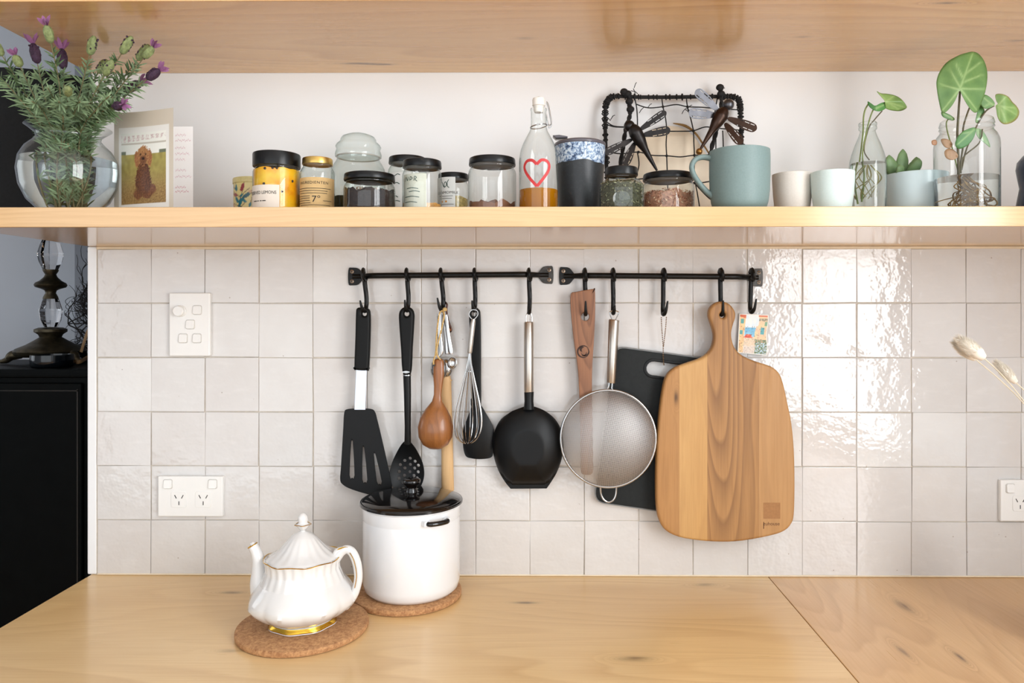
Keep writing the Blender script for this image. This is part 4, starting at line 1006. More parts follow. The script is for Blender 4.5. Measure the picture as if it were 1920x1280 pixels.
# jar at the back with a written paper label
j = Jar('herb_jar', 'tall clear jar with a black lid and dark green script, partly hidden behind two jars', 764, 36, .100, 288, 35, .0115, sh=.012, neck=31, glass=M_GLASS_G)
j.band(-75, 20, 322, 392, M_WPAPER)
for pts in (((737, 332), (741, 326), (746, 328), (752, 325), (757, 327)), ((739, 345), (740, 336), (743, 332)), ((744, 344), (750, 341), (756, 344)), ((742, 368), (748, 366), (753, 369)), ((742, 376), (750, 375), (757, 377))):
    j.stroke(pts, .0012, M_GREEN_INK)
# jar in front of it
j = Jar('spice_jar', 'clear jar with a black lid, pale paper slip and a little orange spice inside', 791.5, 37, .205, 294, 36.5, .0120, sh=.010, neck=33)
j.fill(.017, plain('orange_spice', srgb(206, 150, 80), .85, var=.2, nscale=250), heap=.004, seed=9)
lb = j.band(-62, 22, 324, 388, plain('translucent_slip', srgb(214, 214, 198), .6, var=.05), 'paper_slip', -.0012)
for pts in (((764, 338), (766, 330), (769, 337), (771, 330)), ((774, 337), (775, 330), (779, 333), (775, 336)), ((782, 338), (783, 330), (787, 332), (784, 335), (788, 339)), ((768, 352), (778, 351), (790, 353)), ((772, 358), (784, 357), (793, 359)), ((764, 368), (778, 367), (792, 369)), ((764, 378), (776, 377), (788, 379))):
    j.stroke(pts, .0010, M_GREEN_INK, eps=-.0008)
# chamomile
j = Jar('chamomile_jar', 'small jar with a black lid and a white chamomile label, behind the cocoa jar', 850, 29, .118, 321, 28.5, .0105, sh=.008, neck=26)
j.band(-80, 14, 331, 392, M_WPAPER)
j.write('CHAMOMILE', -20, 362.5, .0420, .0042, M_INK)
for y, a0, a1 in ((366.5, -50, 5), (371, -48, 2), (382, -55, 8)): j.band(a0, a1, y, y+.8, M_INK, 'printed_line', .0009)
for pts in (((829, 334), (832, 340), (834, 346), (837, 350), (841, 346), (839, 340), (836, 344), (837, 350)), ((845, 336), (842, 342), (843, 349), (846, 351))): j.stroke(pts, .0011, M_GREEN_INK)
for px in (832, 840): j.stroke(((px-1.5, 377), (px+1.5, 377)), .0030, plain('orange_mark', srgb(226, 150, 40), .6))
j.fill(.040, plain('chamomile_heads', srgb(186, 160, 96), .9, var=.4, nscale=300), heap=.003, seed=4, k=.93)
# cocoa
j = Jar('cocoa_jar', 'large clear jar with a black lid and a small heap of brown powder', 923, 45, .185, 288, 44, .0120, sh=.010, neck=40)
j.fill(.021, plain('brown_powder', srgb(136, 92, 66), .9, var=.12, nscale=300), 'cocoa_powder', heap=.009, seed=7.3)

# swing-top bottle
z = .222; c = Vector((X(1010, z), -z, ST)); jj = Jar.__new__(Jar)
t = thing('swing_top_bottle', 'clear swing-top bottle with a red heart, a third full of amber oil', 'bottle', c)
jj.t, jj.z, jj.c, jj.r = t, z, c, 36.8*M(z)
pr = [(33, 404), (36, 400), (36.8, 392), (36.8, 300), (36.3, 288), (34, 275), (29, 262), (22, 250), (17, 242), (15, 235), (14.5, 225), (14.5, 205), (15.5, 203), (15.5, 200), (13, 199)]
obj('glass', lathe(new_bm(), [(0, ST+.001)]+[(r_, max(q, ST)) for r_, q in fprof(pr, z)], c.x, c.y, 56), M_GLASS, t, 60)
n_ = N('amber_oil')
g = n_.n('ShaderNodeBsdfTransparent', {'Color': (*srgb(214, 150, 40), 1)}); d_ = n_.n('ShaderNodeBsdfDiffuse', {'Color': (*srgb(196, 128, 14), 1)})
mx = n_.n('ShaderNodeMixShader', {0: .62, 1: g.outputs[0], 2: d_.outputs[0]}); n_.t.links.new(mx.outputs[0], n_.out.inputs[0])
oil_t = front_z(351, z, jj.r); rr = jj.r*.965
obj('oil', lathe(new_bm(), [(0, ST+.002), (rr*.95, ST+.002), (rr, ST+.006), (rr, oil_t), (0, oil_t)], c.x, c.y, 48), n_.m, t, 40)
M_HEART = plain('red_heart_print', srgb(196, 52, 52), .5)
jj.stroke([(1007, 349), (995, 335), (986, 320), (984, 309), (989, 300.5), (998, 300), (1004, 305), (1006.5, 308)], .0046, M_HEART, 'heart_print')
jj.stroke([(1006.5, 308), (1010, 304), (1016, 299.5), (1025, 301), (1029.5, 309), (1027, 321), (1018, 335), (1007, 349)], .0046, M_HEART, 'heart_print')
st_ = obj('stopper', lathe(new_bm(), fprof([(0, 209), (8, 209), (9.5, 205), (10, 197), (12, 195), (12, 184), (11, 181.5), (0, 180.5)], z), c.x, c.y, 28), plain('white_ceramic_stopper', srgb(240, 234, 224), .25, var=.02), t, 45)
bm = new_bm()
cr_ = 15.6*M(z); hz = front_z(233, z, cr_)
tube(bm, [(c.x+cr_*cos(2*pi*k/28), c.y+cr_*sin(2*pi*k/28), hz+.0022*cos(2*pi*k/28)) for k in range(28)], .0009, 6, True)
obj('neck_wire', bm, M_CHROME, t)
for sy in (-1, 1):
    y_ = .0
    p = [Vector((c.x+.0125*1, c.y+sy*.004, Zf(192, z))), Vector((c.x+.0155, c.y+sy*.006, Zf(200, z))), Vector((c.x+.0185, c.y+sy*.008, Zf(220, z))), Vector((c.x+.0200, c.y+sy*.008, Zf(232, z))), Vector((c.x+.0165, c.y+sy*.009, Zf(237, z))), Vector((c.x+.0140, c.y+sy*.008, Zf(228, z))), Vector((c.x+.0120, c.y+sy*.008, Zf(217, z)))]
    obj('bail_wire', tube(new_bm(), smooth_path(p, 5), .0009, 6), M_CHROME, t)

# glazed travel tumbler
z = .142; c = Vector((X(1087.5, z), -z, ST))
t = thing('tumbler', 'dark grey stoneware tumbler with a speckled blue and white glazed rim', 'tumbler', c)
n_ = N('tumbler_stoneware'); co = n_.coord(); sx = n_.n('ShaderNodeSeparateXYZ', {0: co}); f_ = n_.noise(co, 190, 3, .7); g_ = n_.noise(co, 26, 2)
zb = front_z(300, z, .04)-c.z
glz = n_.ramp(f_, [(.36, srgb(34, 50, 82)), (.46, srgb(120, 146, 180)), (.54, srgb(196, 210, 222)), (.66, srgb(226, 230, 232))])
col = n_.mix(n_.math('GREATER_THAN', n_.math('ADD', sx.outputs[2], n_.math('MULTIPLY', n_.math('SUBTRACT', g_, .5), .018)), zb), n_.mix(n_.rng(f_, .5, .75, 0, .25), srgb(38, 40, 42), srgb(78, 80, 82)), glz)
M_TUMB = n_.surf(col, .38, 0, n_.bump(f_, .25, .0008))
pr = [(0, 404), (38, 404), (39.5, 400), (40, 390), (45.5, 300), (47, 270), (47, 264), (45, 263.5)]
obj('body', lathe(new_bm(), [(r_, max(q, ST)) for r_, q in fprof(pr, z)]+[(44*M(z), front_z(275, z, .04)), (0, front_z(275, z, .04))], c.x, c.y, 56), M_TUMB, t, 50)
ld = obj('lid', lathe(new_bm(), fprof([(0, 266), (46, 266), (48, 264), (48.5, 261), (47.5, 258.5), (42, 257.5), (0, 257.5)], z), c.x, c.y, 48), plain('smoky_lid', srgb(96, 92, 98), .2, var=.05), t, 50)
a_ = Vector((c.x-46*M(z), c.y-.006, Zf(259, z)))
obj('drinking_lip', plate([(a_.x-.0045, a_.z+.0022), (a_.x+.006, a_.z+.0030), (a_.x+.020, a_.z+.0006), (a_.x+.020, a_.z-.0018), (a_.x, a_.z-.0022)], [], c.y-.012, c.y+.008, bev=.0007), plain('smoky_lid', srgb(96, 92, 98), .2), ld)

# faceted herb jar and the jar of pink flakes
M_HERB = plain('dried_herbs', srgb(78, 76, 56), .9, var=.5, nscale=320, bump=.8, bscale=450)
M_HERB2 = plain('dried_herbs_light', srgb(160, 158, 122), .9, var=.3, nscale=320)
j = Jar('faceted_jar', 'small faceted jar of dried green herbs with a narrow black lid', 1165, 43, .252, 309, 31, .0125, sh=.017, neck=28, glass=M_GLASS_G, seg=8, rot=radians(22.5))
j.fill(.040, M_HERB, 'dried_herbs', heap=.006, seed=11, k=.86); j.bits(.041, 330, .0022, (M_HERB, M_HERB2), 'herb_leaves', 5, k=.885)
bm = lathe(new_bm(), [(0, .0006), (.010, .0005), (.0128, .0016), (.0136, .0002)], seg=24)
bm.transform(Matrix.Translation((X(1166, .29), j.c.y-j.r*.93, front_z(372, .252, .035))) @ Matrix.Rotation(radians(90), 4, 'X'))
obj('embossed_medallion', bm, M_GLASS_G, j.t)
M_FLK = plain('pink_flakes', srgb(196, 146, 118), .8, var=.3, nscale=200); M_FLK2 = plain('cream_flakes', srgb(226, 196, 162), .8, var=.2, nscale=200); M_FLK3 = plain('rust_flakes', srgb(160, 98, 72), .8, var=.2, nscale=200)
j = Jar('flake_jar', 'wide jar of pink and cream flakes with a black lid', 1253, 48.5, .180, 318, 47.5, .0110, sh=.008, neck=44)
j.fill(.036, M_FLK, 'flakes', heap=.006, seed=13, k=.93); j.bits(.038, 360, .0024, (M_FLK, M_FLK2, M_FLK3), 'flakes', 6, k=.95, fl=.15)

# mug, cups
def open_cup(name, label, cx, z, pr, wall, mat, cat, extra=None):
    c = Vector((X(cx, z), -z, ST)); o_ = [(r_, max(q, ST)) for r_, q in fprof(pr, z)]
    inn = [(max(r_-wall, .001), q) for r_, q in reversed(o_[1:])]
    inn[-1] = (inn[-1][0], ST+.006)
    t = thing(name, label, cat, c)
    obj('body', lathe(new_bm(), [(0, ST)]+o_+[(o_[-1][0]-wall*.5, o_[-1][1]+.0006)]+inn+[(0, ST+.006)], c.x, c.y, 64), mat, t, 60)
    return t, c
def matte(name, c1, c2, z0, z1):
    n = N(name); co = n.coord(); f = n.noise(co, 420, 3, .7)
    return n.surf(n.mix(n.rng(f, .4, .7, 0, .35), c1, c2), .5, 0, n.bump(f, .06, .0004))
t, c = open_cup('mug', 'large matte teal mug with a thin loop handle', 1386.5, .262, [(38, 408), (42, 402), (47.5, 388), (52, 372), (54.5, 350), (55.5, 320), (55.5, 285), (55, 272)], .0032, matte('teal_glaze', srgb(122, 142, 140), srgb(104, 124, 122), 0, 0), 'mug')
hz = .262
obj('handle', tube(new_bm(), smooth_path([P(1334, 297, hz), P(1318, 294.5, hz), P(1304, 299, hz), P(1297, 312, hz), P(1301, 328, hz), P(1313, 346, hz), P(1326, 360, hz), P(1342, 372, hz)], 6), [.0046, .0043, .0040, .0040, .0040, .0041, .0044, .0048], 14, flat=1.25), bpy.data.materials['teal_glaze'], t, 60)
open_cup('cup', 'small off-white handleless cup beside the teal mug', 1485.5, .205, [(27, 404), (30, 398), (32, 385), (34.5, 360), (36, 335), (36.5, 321)], .0028, matte('cream_glaze', srgb(222, 214, 204), srgb(206, 196, 184), 0, 0), 'cup')
open_cup('cup', 'small pale mint handleless cup beside the milk bottle', 1561, .240, [(28, 404), (31, 398), (33.5, 385), (37, 360), (38.5, 335), (39, 317)], .0028, matte('mint_glaze', srgb(216, 230, 226), srgb(200, 218, 214), 0, 0), 'cup')
z = .10; c = P(1523, 376, z)
t = thing('striped_pot', 'tiny pot striped orange and teal glimpsed between the two small cups', 'pot', (c.x, -z, ST)); rr = .017
for i, (cc, a, b) in enumerate(((srgb(206, 134, 74), 0, .008), (srgb(228, 196, 140), .008, .013), (srgb(84, 140, 140), .013, .019), (srgb(214, 160, 96), .019, .024))):
    obj('stripe', lathe(new_bm(), [(0, ST+a), (rr, ST+a), (rr+.0003, ST+(a+b)/2), (rr, ST+b), (0, ST+b)], c.x, c.y, 32), plain('stripe_glaze', cc, .4), t)
z = .15; c = Vector((X(1960, z), -z, ST))
t = thing('navy_vase', 'dark navy waisted vase at the far end of the lower shelf', 'vase', c)
obj('body', lathe(new_bm(), [(0, ST)]+[(r_, max(q, ST)) for r_, q in fprof([(38, 404), (46, 392), (47, 380), (44, 362), (41, 345), (44, 328), (47, 308), (45, 294), (36, 284), (24, 276), (20, 268), (22, 262)], z)]+[(18*M(z), front_z(270, z, .02)), (0, front_z(280, z, .02))], c.x, c.y, 48), plain('navy_glaze', srgb(40, 52, 72), .25, var=.08), t, 60)
# ------------------------------------------------------------------ plants, card, net and dragonflies on the shelf
def leaf_mat(name, rough=.42):
    n = N(name); a = n.n('ShaderNodeAttribute', attribute_name='print'); f = n.noise(n.coord(), 240, 3)
    return n.surf(n.mix(n.rng(f, .35, .65, 0, .12), a.outputs['Color'], (.05, .12, .03)), rough, 0, n.bump(f, .08, .0005), Transmission_Weight=0.0)
M_LEAF = leaf_mat('leaf_surface')
def heart_leaf(parent, outline, c, tip, z, depth, veins, dark, light, name='leaf', rings=9, nper=5, edge=None):
    """a leaf given by its outline (pixel columns and rows, z from the wall), petiole point c, tip, depth(u, v) bend"""
    out = [(p.x, p.y) for p in smooth_path([Vector((a, b, 0)) for a, b in outline], nper, True)]
    bm = new_bm(); la = bm.loops.layers.float_color.new('print'); cols = {}
    def vert(px, py, e):
        v = bm.verts.new(P(px, py, z+depth(px-c[0], py-c[1])))
        best = 1e9
        for (x0, y0, x1, y1) in veins+[(c[0], c[1], tip[0], tip[1])]:
            dx, dy = x1-x0, y1-y0; l2 = dx*dx+dy*dy; u = min(max(((px-x0)*dx+(py-y0)*dy)/l2, 0), 1)
            d = sqrt((px-x0-u*dx)**2+(py-y0-u*dy)**2); best = min(best, d/(1.6-.8*u))
        k = exp(-(best/1.4)**2); k2 = exp(-(best/6.0)**2)
        m = .5+.7*nz(px*.07, py*.07, z*9)
        col = mixc(mixc(dark, light, .30+.5*m), light, k2*.45); col = mixc(col, (.46, .60, .26), k*(.45 if name == 'leaf' else 0))
        if edge and e > .93: col = mixc(col, edge, .6)
        cols[v] = col; return v
    ctr = vert(*c, 0); prev = None
    for k in range(1, rings+1):
        u = k/rings; ring = [vert(lerp(c[0], a, u), lerp(c[1], b, u), u) for a, b in out]
        for i in range(len(ring)):
            j = (i+1) % len(ring)
            vs_ = (ctr, ring[j], ring[i]) if prev is None else (prev[i], prev[j], ring[j], ring[i])
            f = bm.faces.new(vs_)
            for l in f.loops: l[la] = (*cols[l.vert], 1)
        prev = ring
    o = obj(name, bm, M_LEAF, parent, 179)
    m_ = o.modifiers.new('thickness', 'SOLIDIFY'); m_.thickness = .0005; m_.offset = 0
    return o
M_STEM = plain('green_stem', srgb(120, 134, 72), .5, var=.15, nscale=120)
M_STEM_D = plain('dark_stem', srgb(92, 84, 58), .55, var=.2, nscale=120)
M_ROOT = plain('brown_root', srgb(158, 122, 62), .7, var=.35, nscale=200)
def stem(parent, pts, r, mat=None, name='stem', seg=8):
    return obj(name, tube(new_bm(), smooth_path([P(*q) for q in pts], 6), r, seg), mat or M_STEM, parent, 60)
GD, GL = (.050, .135, .035), (.17, .30, .085)

# --- milk bottle with cuttings
z = .172; c = Vector((X(1627, z), -z, ST))
t = thing('milk_bottle', 'small clear glass milk bottle half filled with water', 'bottle', c)
pr = [(30, 404), (32.5, 400), (33, 394), (33, 308), (32, 298), (28.5, 284), (23, 268), (17, 255), (14, 247), (13.5, 243), (16, 240), (16, 236), (14, 234.5), (16, 233), (16.3, 229), (15, 227.5), (13, 228)]
obj('glass', lathe(new_bm(), [(0, ST+.0012)]+[(r_, max(q, ST)) for r_, q in fprof(pr, z)], c.x, c.y, 48), M_GLASS_G, t, 50)
wt = front_z(302, z, .026)
obj('water', lathe(new_bm(), [(0, ST+.002), (.0255, ST+.002), (.0274, ST+.006), (.0274, wt-.006), (.0262, wt), (0, wt)], c.x, c.y, 40), M_WATER, t, 40)
t = thing('plant_cutting', 'leafy cutting with three stems standing in the milk bottle', 'plant', (c.x, c.y, ST+.004))
stem(t, [(1612, 382, z), (1606, 340, z), (1612, 300, z), (1618, 250, z), (1619, 222, z), (1622, 206, z), (1628, 195, z)], .0013)
stem(t, [(1618, 378, z), (1622, 330, z), (1617, 290, z+.004), (1624, 250, z+.003), (1631, 222, z+.004), (1637, 206, z+.006)], .0012)
stem(t, [(1630, 300, z), (1620, 280, z-.004), (1629, 240, z), (1640, 224, z), (1654, 208, z)], .0010, M_STEM_D)
heart_leaf(t, [(1644, 171), (1652, 175), (1664, 176), (1678, 179), (1690, 186), (1699, 197), (1699, 203), (1688, 208), (1672, 207), (1661, 203), (1660, 195), (1657, 186), (1651, 180)], (1660, 190), (1699, 202), z, lambda a, b: .012*(1-abs(b)/20), [(1662, 190, 1676, 180), (1668, 193, 1686, 206), (1660, 188, 1648, 174)], GD, (.30, .46, .14), rings=6)
heart_leaf(t, [(1627, 190), (1634, 194), (1641, 198), (1652, 193), (1662, 191), (1666, 194), (1662, 202), (1652, 208), (1642, 208), (1633, 203), (1628, 197)], (1643, 203), (1663, 194), z+.012, lambda a, b: -.004*abs(a)/10, [], (.03, .14, .03), (.10, .28, .07), rings=5)
rt = new_bm(); random.seed(12)
for k in range(9):
    a = random.uniform(0, 6.28); b = random.uniform(.004, .016); p0 = Vector((c.x+.004*cos(a), c.y+.004*sin(a), wt-.004))
    tube(rt, smooth_path([p0, p0+Vector((b*cos(a), b*sin(a), -.018)), p0+Vector((b*1.3*cos(a+.8), b*1.3*sin(a+.8), -.036)), p0+Vector((b*.9*cos(a+1.5), b*.9*sin(a+1.5), -.052))], 5), .0007, 5)
obj('roots', rt, plain('pale_root', srgb(160, 148, 84), .6, var=.3), t, 60, kind='stuff')

# --- pale blue bowl with a succulent
z = .130
t, c = open_cup('planter_bowl', 'pale blue ceramic bowl holding a succulent', 1716, z, [(44, 402), (49, 396), (53, 380), (55, 360), (55.8, 335), (56, 319)], .0035, plain('pale_blue_glaze', srgb(206, 222, 224), .22, var=.03, nscale=30), 'planter')
soil = front_z(330, z, .04)
obj('soil', lathe(new_bm(), [(0, soil), (.043, soil), (.043, soil-.008), (0, soil-.008)], c.x, c.y, 32), plain('dark_soil', srgb(58, 46, 38), .95, var=.4, nscale=300), t)
t = thing('succulent', 'small green succulent with pointed fleshy leaves in the blue bowl', 'plant', (c.x, c.y, soil))
M_SUCC = plain('succulent_leaf', srgb(112, 140, 92), .5, var=.25, nscale=60, Coat_Weight=.1)
sc0 = P(1690, 322, z)
for k, (a, tilt, ln, w) in enumerate(((100, 8, .052, .0105), (160, 26, .046, .011), (20, 24, .042, .010), (250, 20, .036, .012), (300, 30, .036, .010), (200, 38, .036, .010), (60, 36, .040, .009), (340, 44, .030, .009), (120, 48, .032, .009), (280, 12, .030, .012))):
    d = Vector((cos(radians(a))*sin(radians(tilt)), -sin(radians(a))*sin(radians(tilt)), cos(radians(tilt)))); b = Vector((sc0.x, -z, soil-.001))+Vector((d.x, d.y, 0))*.010
    o_ = Vector((d.x, d.y, 0)).normalized()*.006 if tilt > 10 else Vector((0, 0, 0))
    pts = smooth_path([b, b+d*ln*.35+o_*.7, b+d*ln*.7+o_, b+d*ln+o_*.3], 5)
    obj('leaf', tube(new_bm(), pts, [w*.45, w*.8, w, w*.98, w*.7, w*.05], 12, flat=.42), M_SUCC, t, 70)

# --- big jar with rooted arrowhead plant
z = .205; c = Vector((X(1812, z), -z, ST))
t = thing('plant_jar', 'large clear glass jar with a screw neck, a quarter full of water', 'jar', c)
pr = [(50, 408), (54, 402), (55, 394), (55, 264), (54, 254), (50.5, 245), (46, 240), (44, 237), (44.5, 233), (46, 231), (44.5, 228), (46, 225), (45, 221), (44, 217), (42, 216)]
obj('glass', lathe(new_bm(), [(0, ST+.0012)]+[(r_, max(q, ST)) for r_, q in fprof(pr, z)], c.x, c.y, 56), M_GLASS, t, 50)
wt = front_z(325, z, .046); rw = 55*M(z)*.965
obj('water', lathe(new_bm(), [(0, ST+.002), (rw*.95, ST+.002), (rw, ST+.006), (rw, wt), (0, wt)], c.x, c.y, 48), M_WATER, t, 40)
t = thing('arrowhead_plant', 'arrowhead plant with one big pale-veined leaf rooted in the large jar', 'plant', (c.x, c.y, ST+.004))
stem(t, [(1797, 330, z), (1797, 300, z+.005), (1795, 255, z+.012), (1797, 215, z+.02), (1800, 171, z+.026)], [.0022, .0020, .0018, .0017, .0015], M_STEM_D)
stem(t, [(1800, 325, z), (1802, 300, z), (1806, 270, z), (1806, 240, z), (1813, 215, z), (1818, 202, z)], .0014, M_STEM_D)
stem(t, [(1802, 325, z), (1806, 295, z), (1836, 268, z-.005), (1842, 242, z-.004)], .0011, M_STEM_D)
stem(t, [(1803, 318, z), (1812, 280, z-.01), (1832, 235, z-.012), (1848, 209, z-.008), (1864, 198, z-.004)], .0013, M_STEM_D)
stem(t, [(1796, 320, z), (1786, 280, z+.006), (1776, 245, z+.006), (1775, 228, z+.008), (1783, 220, z+.01)], .0010, M_STEM)
heart_leaf(t, [(1825, 97), (1836, 102), (1846, 116), (1851, 136), (1850, 158), (1845, 180), (1838, 198), (1833, 209), (1827, 211), (1819, 204), (1811, 192), (1804, 179), (1800, 170), (1796, 171), (1793, 184), (1785, 198), (1776, 208), (1769, 212), (1765, 209), (1761, 193), (1757, 170), (1756, 152), (1762, 134), (1775, 117), (1795, 105), (1812, 99)],
           (1800, 166), (1824, 98), z+.026, lambda a, b: .010*exp(-(a/30)**2)-.00016*max(0, -b), [(1801, 165, 1780, 130), (1804, 155, 1842, 140), (1806, 148, 1790, 116), (1810, 138, 1840, 116), (1798, 168, 1762, 158), (1798, 169, 1768, 206), (1802, 168, 1830, 205), (1802, 166, 1848, 168)], GD, GL, rings=12)
heart_leaf(t, [(1867, 177), (1878, 176), (1890, 181), (1898, 191), (1906, 199), (1911, 210), (1907, 222), (1897, 230), (1884, 233), (1875, 228), (1870, 218), (1868, 206), (1867, 198), (1871, 194), (1867, 186)], (1872, 196), (1905, 214), z-.004, lambda a, b: .006*exp(-((a-12)/14)**2), [(1873, 196, 1886, 181), (1876, 200, 1902, 202), (1876, 203, 1888, 229), (1873, 200, 1874, 222)], GD, (.28, .44, .12), rings=8, edge=(.42, .26, .08))
heart_leaf(t, [(1845, 178), (1853, 180), (1862, 188), (1865, 196), (1858, 201), (1848, 204), (1840, 198), (1838, 188)], (1862, 197), (1842, 182), z-.006, lambda a, b: .003, [(1856, 194, 1846, 200)], (.05, .18, .04), GL, rings=6)
heart_leaf(t, [(1836, 196), (1842, 200), (1846, 208), (1842, 220), (1834, 230), (1829, 228), (1832, 212)], (1838, 214), (1830, 229), z-.012, lambda a, b: 0.0, [], GD, (.12, .30, .08), rings=5)
heart_leaf(t, [(1765, 210), (1774, 212), (1784, 217), (1790, 223), (1786, 226), (1776, 223), (1767, 218)], (1785, 222), (1766, 212), z+.012, lambda a, b: 0.0, [], (.06, .13, .03), (.10, .24, .06), rings=4)
heart_leaf(t, [(1791, 268), (1796, 256), (1806, 246), (1820, 240), (1829, 240), (1828, 252), (1822, 264), (1812, 274), (1800, 279), (1793, 276)], (1826, 243), (1794, 272), z+.014, lambda a, b: .003, [(1820, 248, 1805, 250)], (.03, .14, .025), (.07, .24, .05), rings=6)
heart_leaf(t, [(1830, 241), (1840, 243), (1848, 253), (1855, 268), (1856, 276), (1846, 268), (1836, 260), (1831, 252)], (1834, 246), (1855, 274), z-.010, lambda a, b: .002, [], (.16, .34, .14), (.34, .50, .28), rings=5)
for oc, tp in (([(1764, 262), (1772, 260), (1782, 264), (1786, 272), (1780, 278), (1770, 274)], (1768, 264)), ([(1771, 284), (1780, 278), (1792, 284), (1796, 294), (1786, 300), (1774, 296)], (1774, 290))):
    heart_leaf(t, oc, oc[3], tp, z+.006, lambda a, b: .002, [], (.30, .15, .07), (.46, .26, .14), 'dry_leaf', rings=4)
heart_leaf(t, [(1747, 264), (1754, 262), (1757, 267), (1755, 272), (1748, 271)], (1755, 267), (1747, 267), z+.002, lambda a, b: 0, [], (.30, .12, .05), (.42, .20, .09), 'dry_leaf', rings=3)
rt = new_bm(); random.seed(21)
for k in range(34):
    a = random.uniform(0, 6.28); q = random.uniform(.2, .95)*rw*.9; h0 = wt+random.uniform(-.012, .006); p0 = Vector((c.x-.008+.004*cos(a), c.y+.004*sin(a), h0)); pp = [p0]
    for m in range(1, 5):
        aa = a+random.uniform(-.7, .9)*m*.6; rr = min(q*(m/3), rw*.92); pp.append(Vector((c.x+rr*cos(aa), c.y+rr*sin(aa), max(ST+.005, h0-.012*m+random.uniform(-.006, .006)))))
    tube(rt, smooth_path(pp, 5), random.uniform(.0005, .0011), 5)
obj('roots', rt, M_ROOT, t, 60, kind='stuff')

# --- lavender in a round vase
z = .190; c = Vector((X(129, z), -z, ST)); rv = 84*M(z)
t = thing('round_vase', 'round clear glass vase with a flared neck, half filled with water', 'vase', c)
def vz(py): return Zf(py, z)
pr = [(26, 408), (40, 410), (42, 405), (40, 400), (52, 392), (68, 376), (80, 350), (84, 322), (81, 298), (72, 280), (60, 268), (53, 260), (54, 253), (62, 246), (70, 240), (72, 238.5)]
obj('glass', lathe(new_bm(), [(0, ST+.004)]+[(hw*M(z), max(vz(y), ST)) for hw, y in pr], c.x, c.y, 64), M_GLASS, t, 60)
wz = vz(300)
obj('water', lathe(new_bm(), [(0, vz(399)), (38*M(z), vz(399)), (50*M(z), vz(391)), (66*M(z), vz(375)), (77.5*M(z), vz(350)), (81.5*M(z), vz(322)), (79.5*M(z), wz), (0, wz)], c.x, c.y, 56), M_WATER, t, 40)
M_LAV = plain('lavender_leaf', srgb(124, 146, 108), .65, var=.25, nscale=60)
M_LAV_D = plain('lavender_leaf_dark', srgb(86, 110, 70), .65, var=.25, nscale=60)
M_LSTEM = plain('lavender_stem', srgb(122, 112, 78), .7, var=.2)
M_BUD = plain('lavender_bud', srgb(134, 146, 96), .7, var=.3, nscale=250, bump=.8, bscale=500)
M_BUD_D = plain('lavender_bud_purple', srgb(62, 38, 60), .75, var=.4, nscale=300, bump=.8, bscale=500)
M_BRACT = plain('lavender_bract', srgb(150, 96, 138), .6, var=.2)
random.seed(31)
def blade(bm, p, d, L, w):
    s = d.cross(Vector((random.uniform(-.3, .3), 1, random.uniform(-.3, .3)))); s = s.normalized() if s.length > 1e-4 else Vector((1, 0, 0))
    n = d.cross(s).normalized(); dr = Vector((0, 0, -1))*L*random.uniform(-.05, .18)
    P0, P1, P2, P3 = p, p+d*L*.35, p+d*L*.72+dr*.4, p+d*L+dr
    v = [bm.verts.new(q) for q in (P0-s*w*.35, P0+s*w*.35, P1-s*w*.5+n*w*.2, P1+s*w*.5+n*w*.2, P2-s*w*.42+n*w*.15, P2+s*w*.42+n*w*.15, P3)]
    for f in ((0, 1, 3, 2), (2, 3, 5, 4), (4, 5, 6)): bm.faces.new([v[i] for i in f])
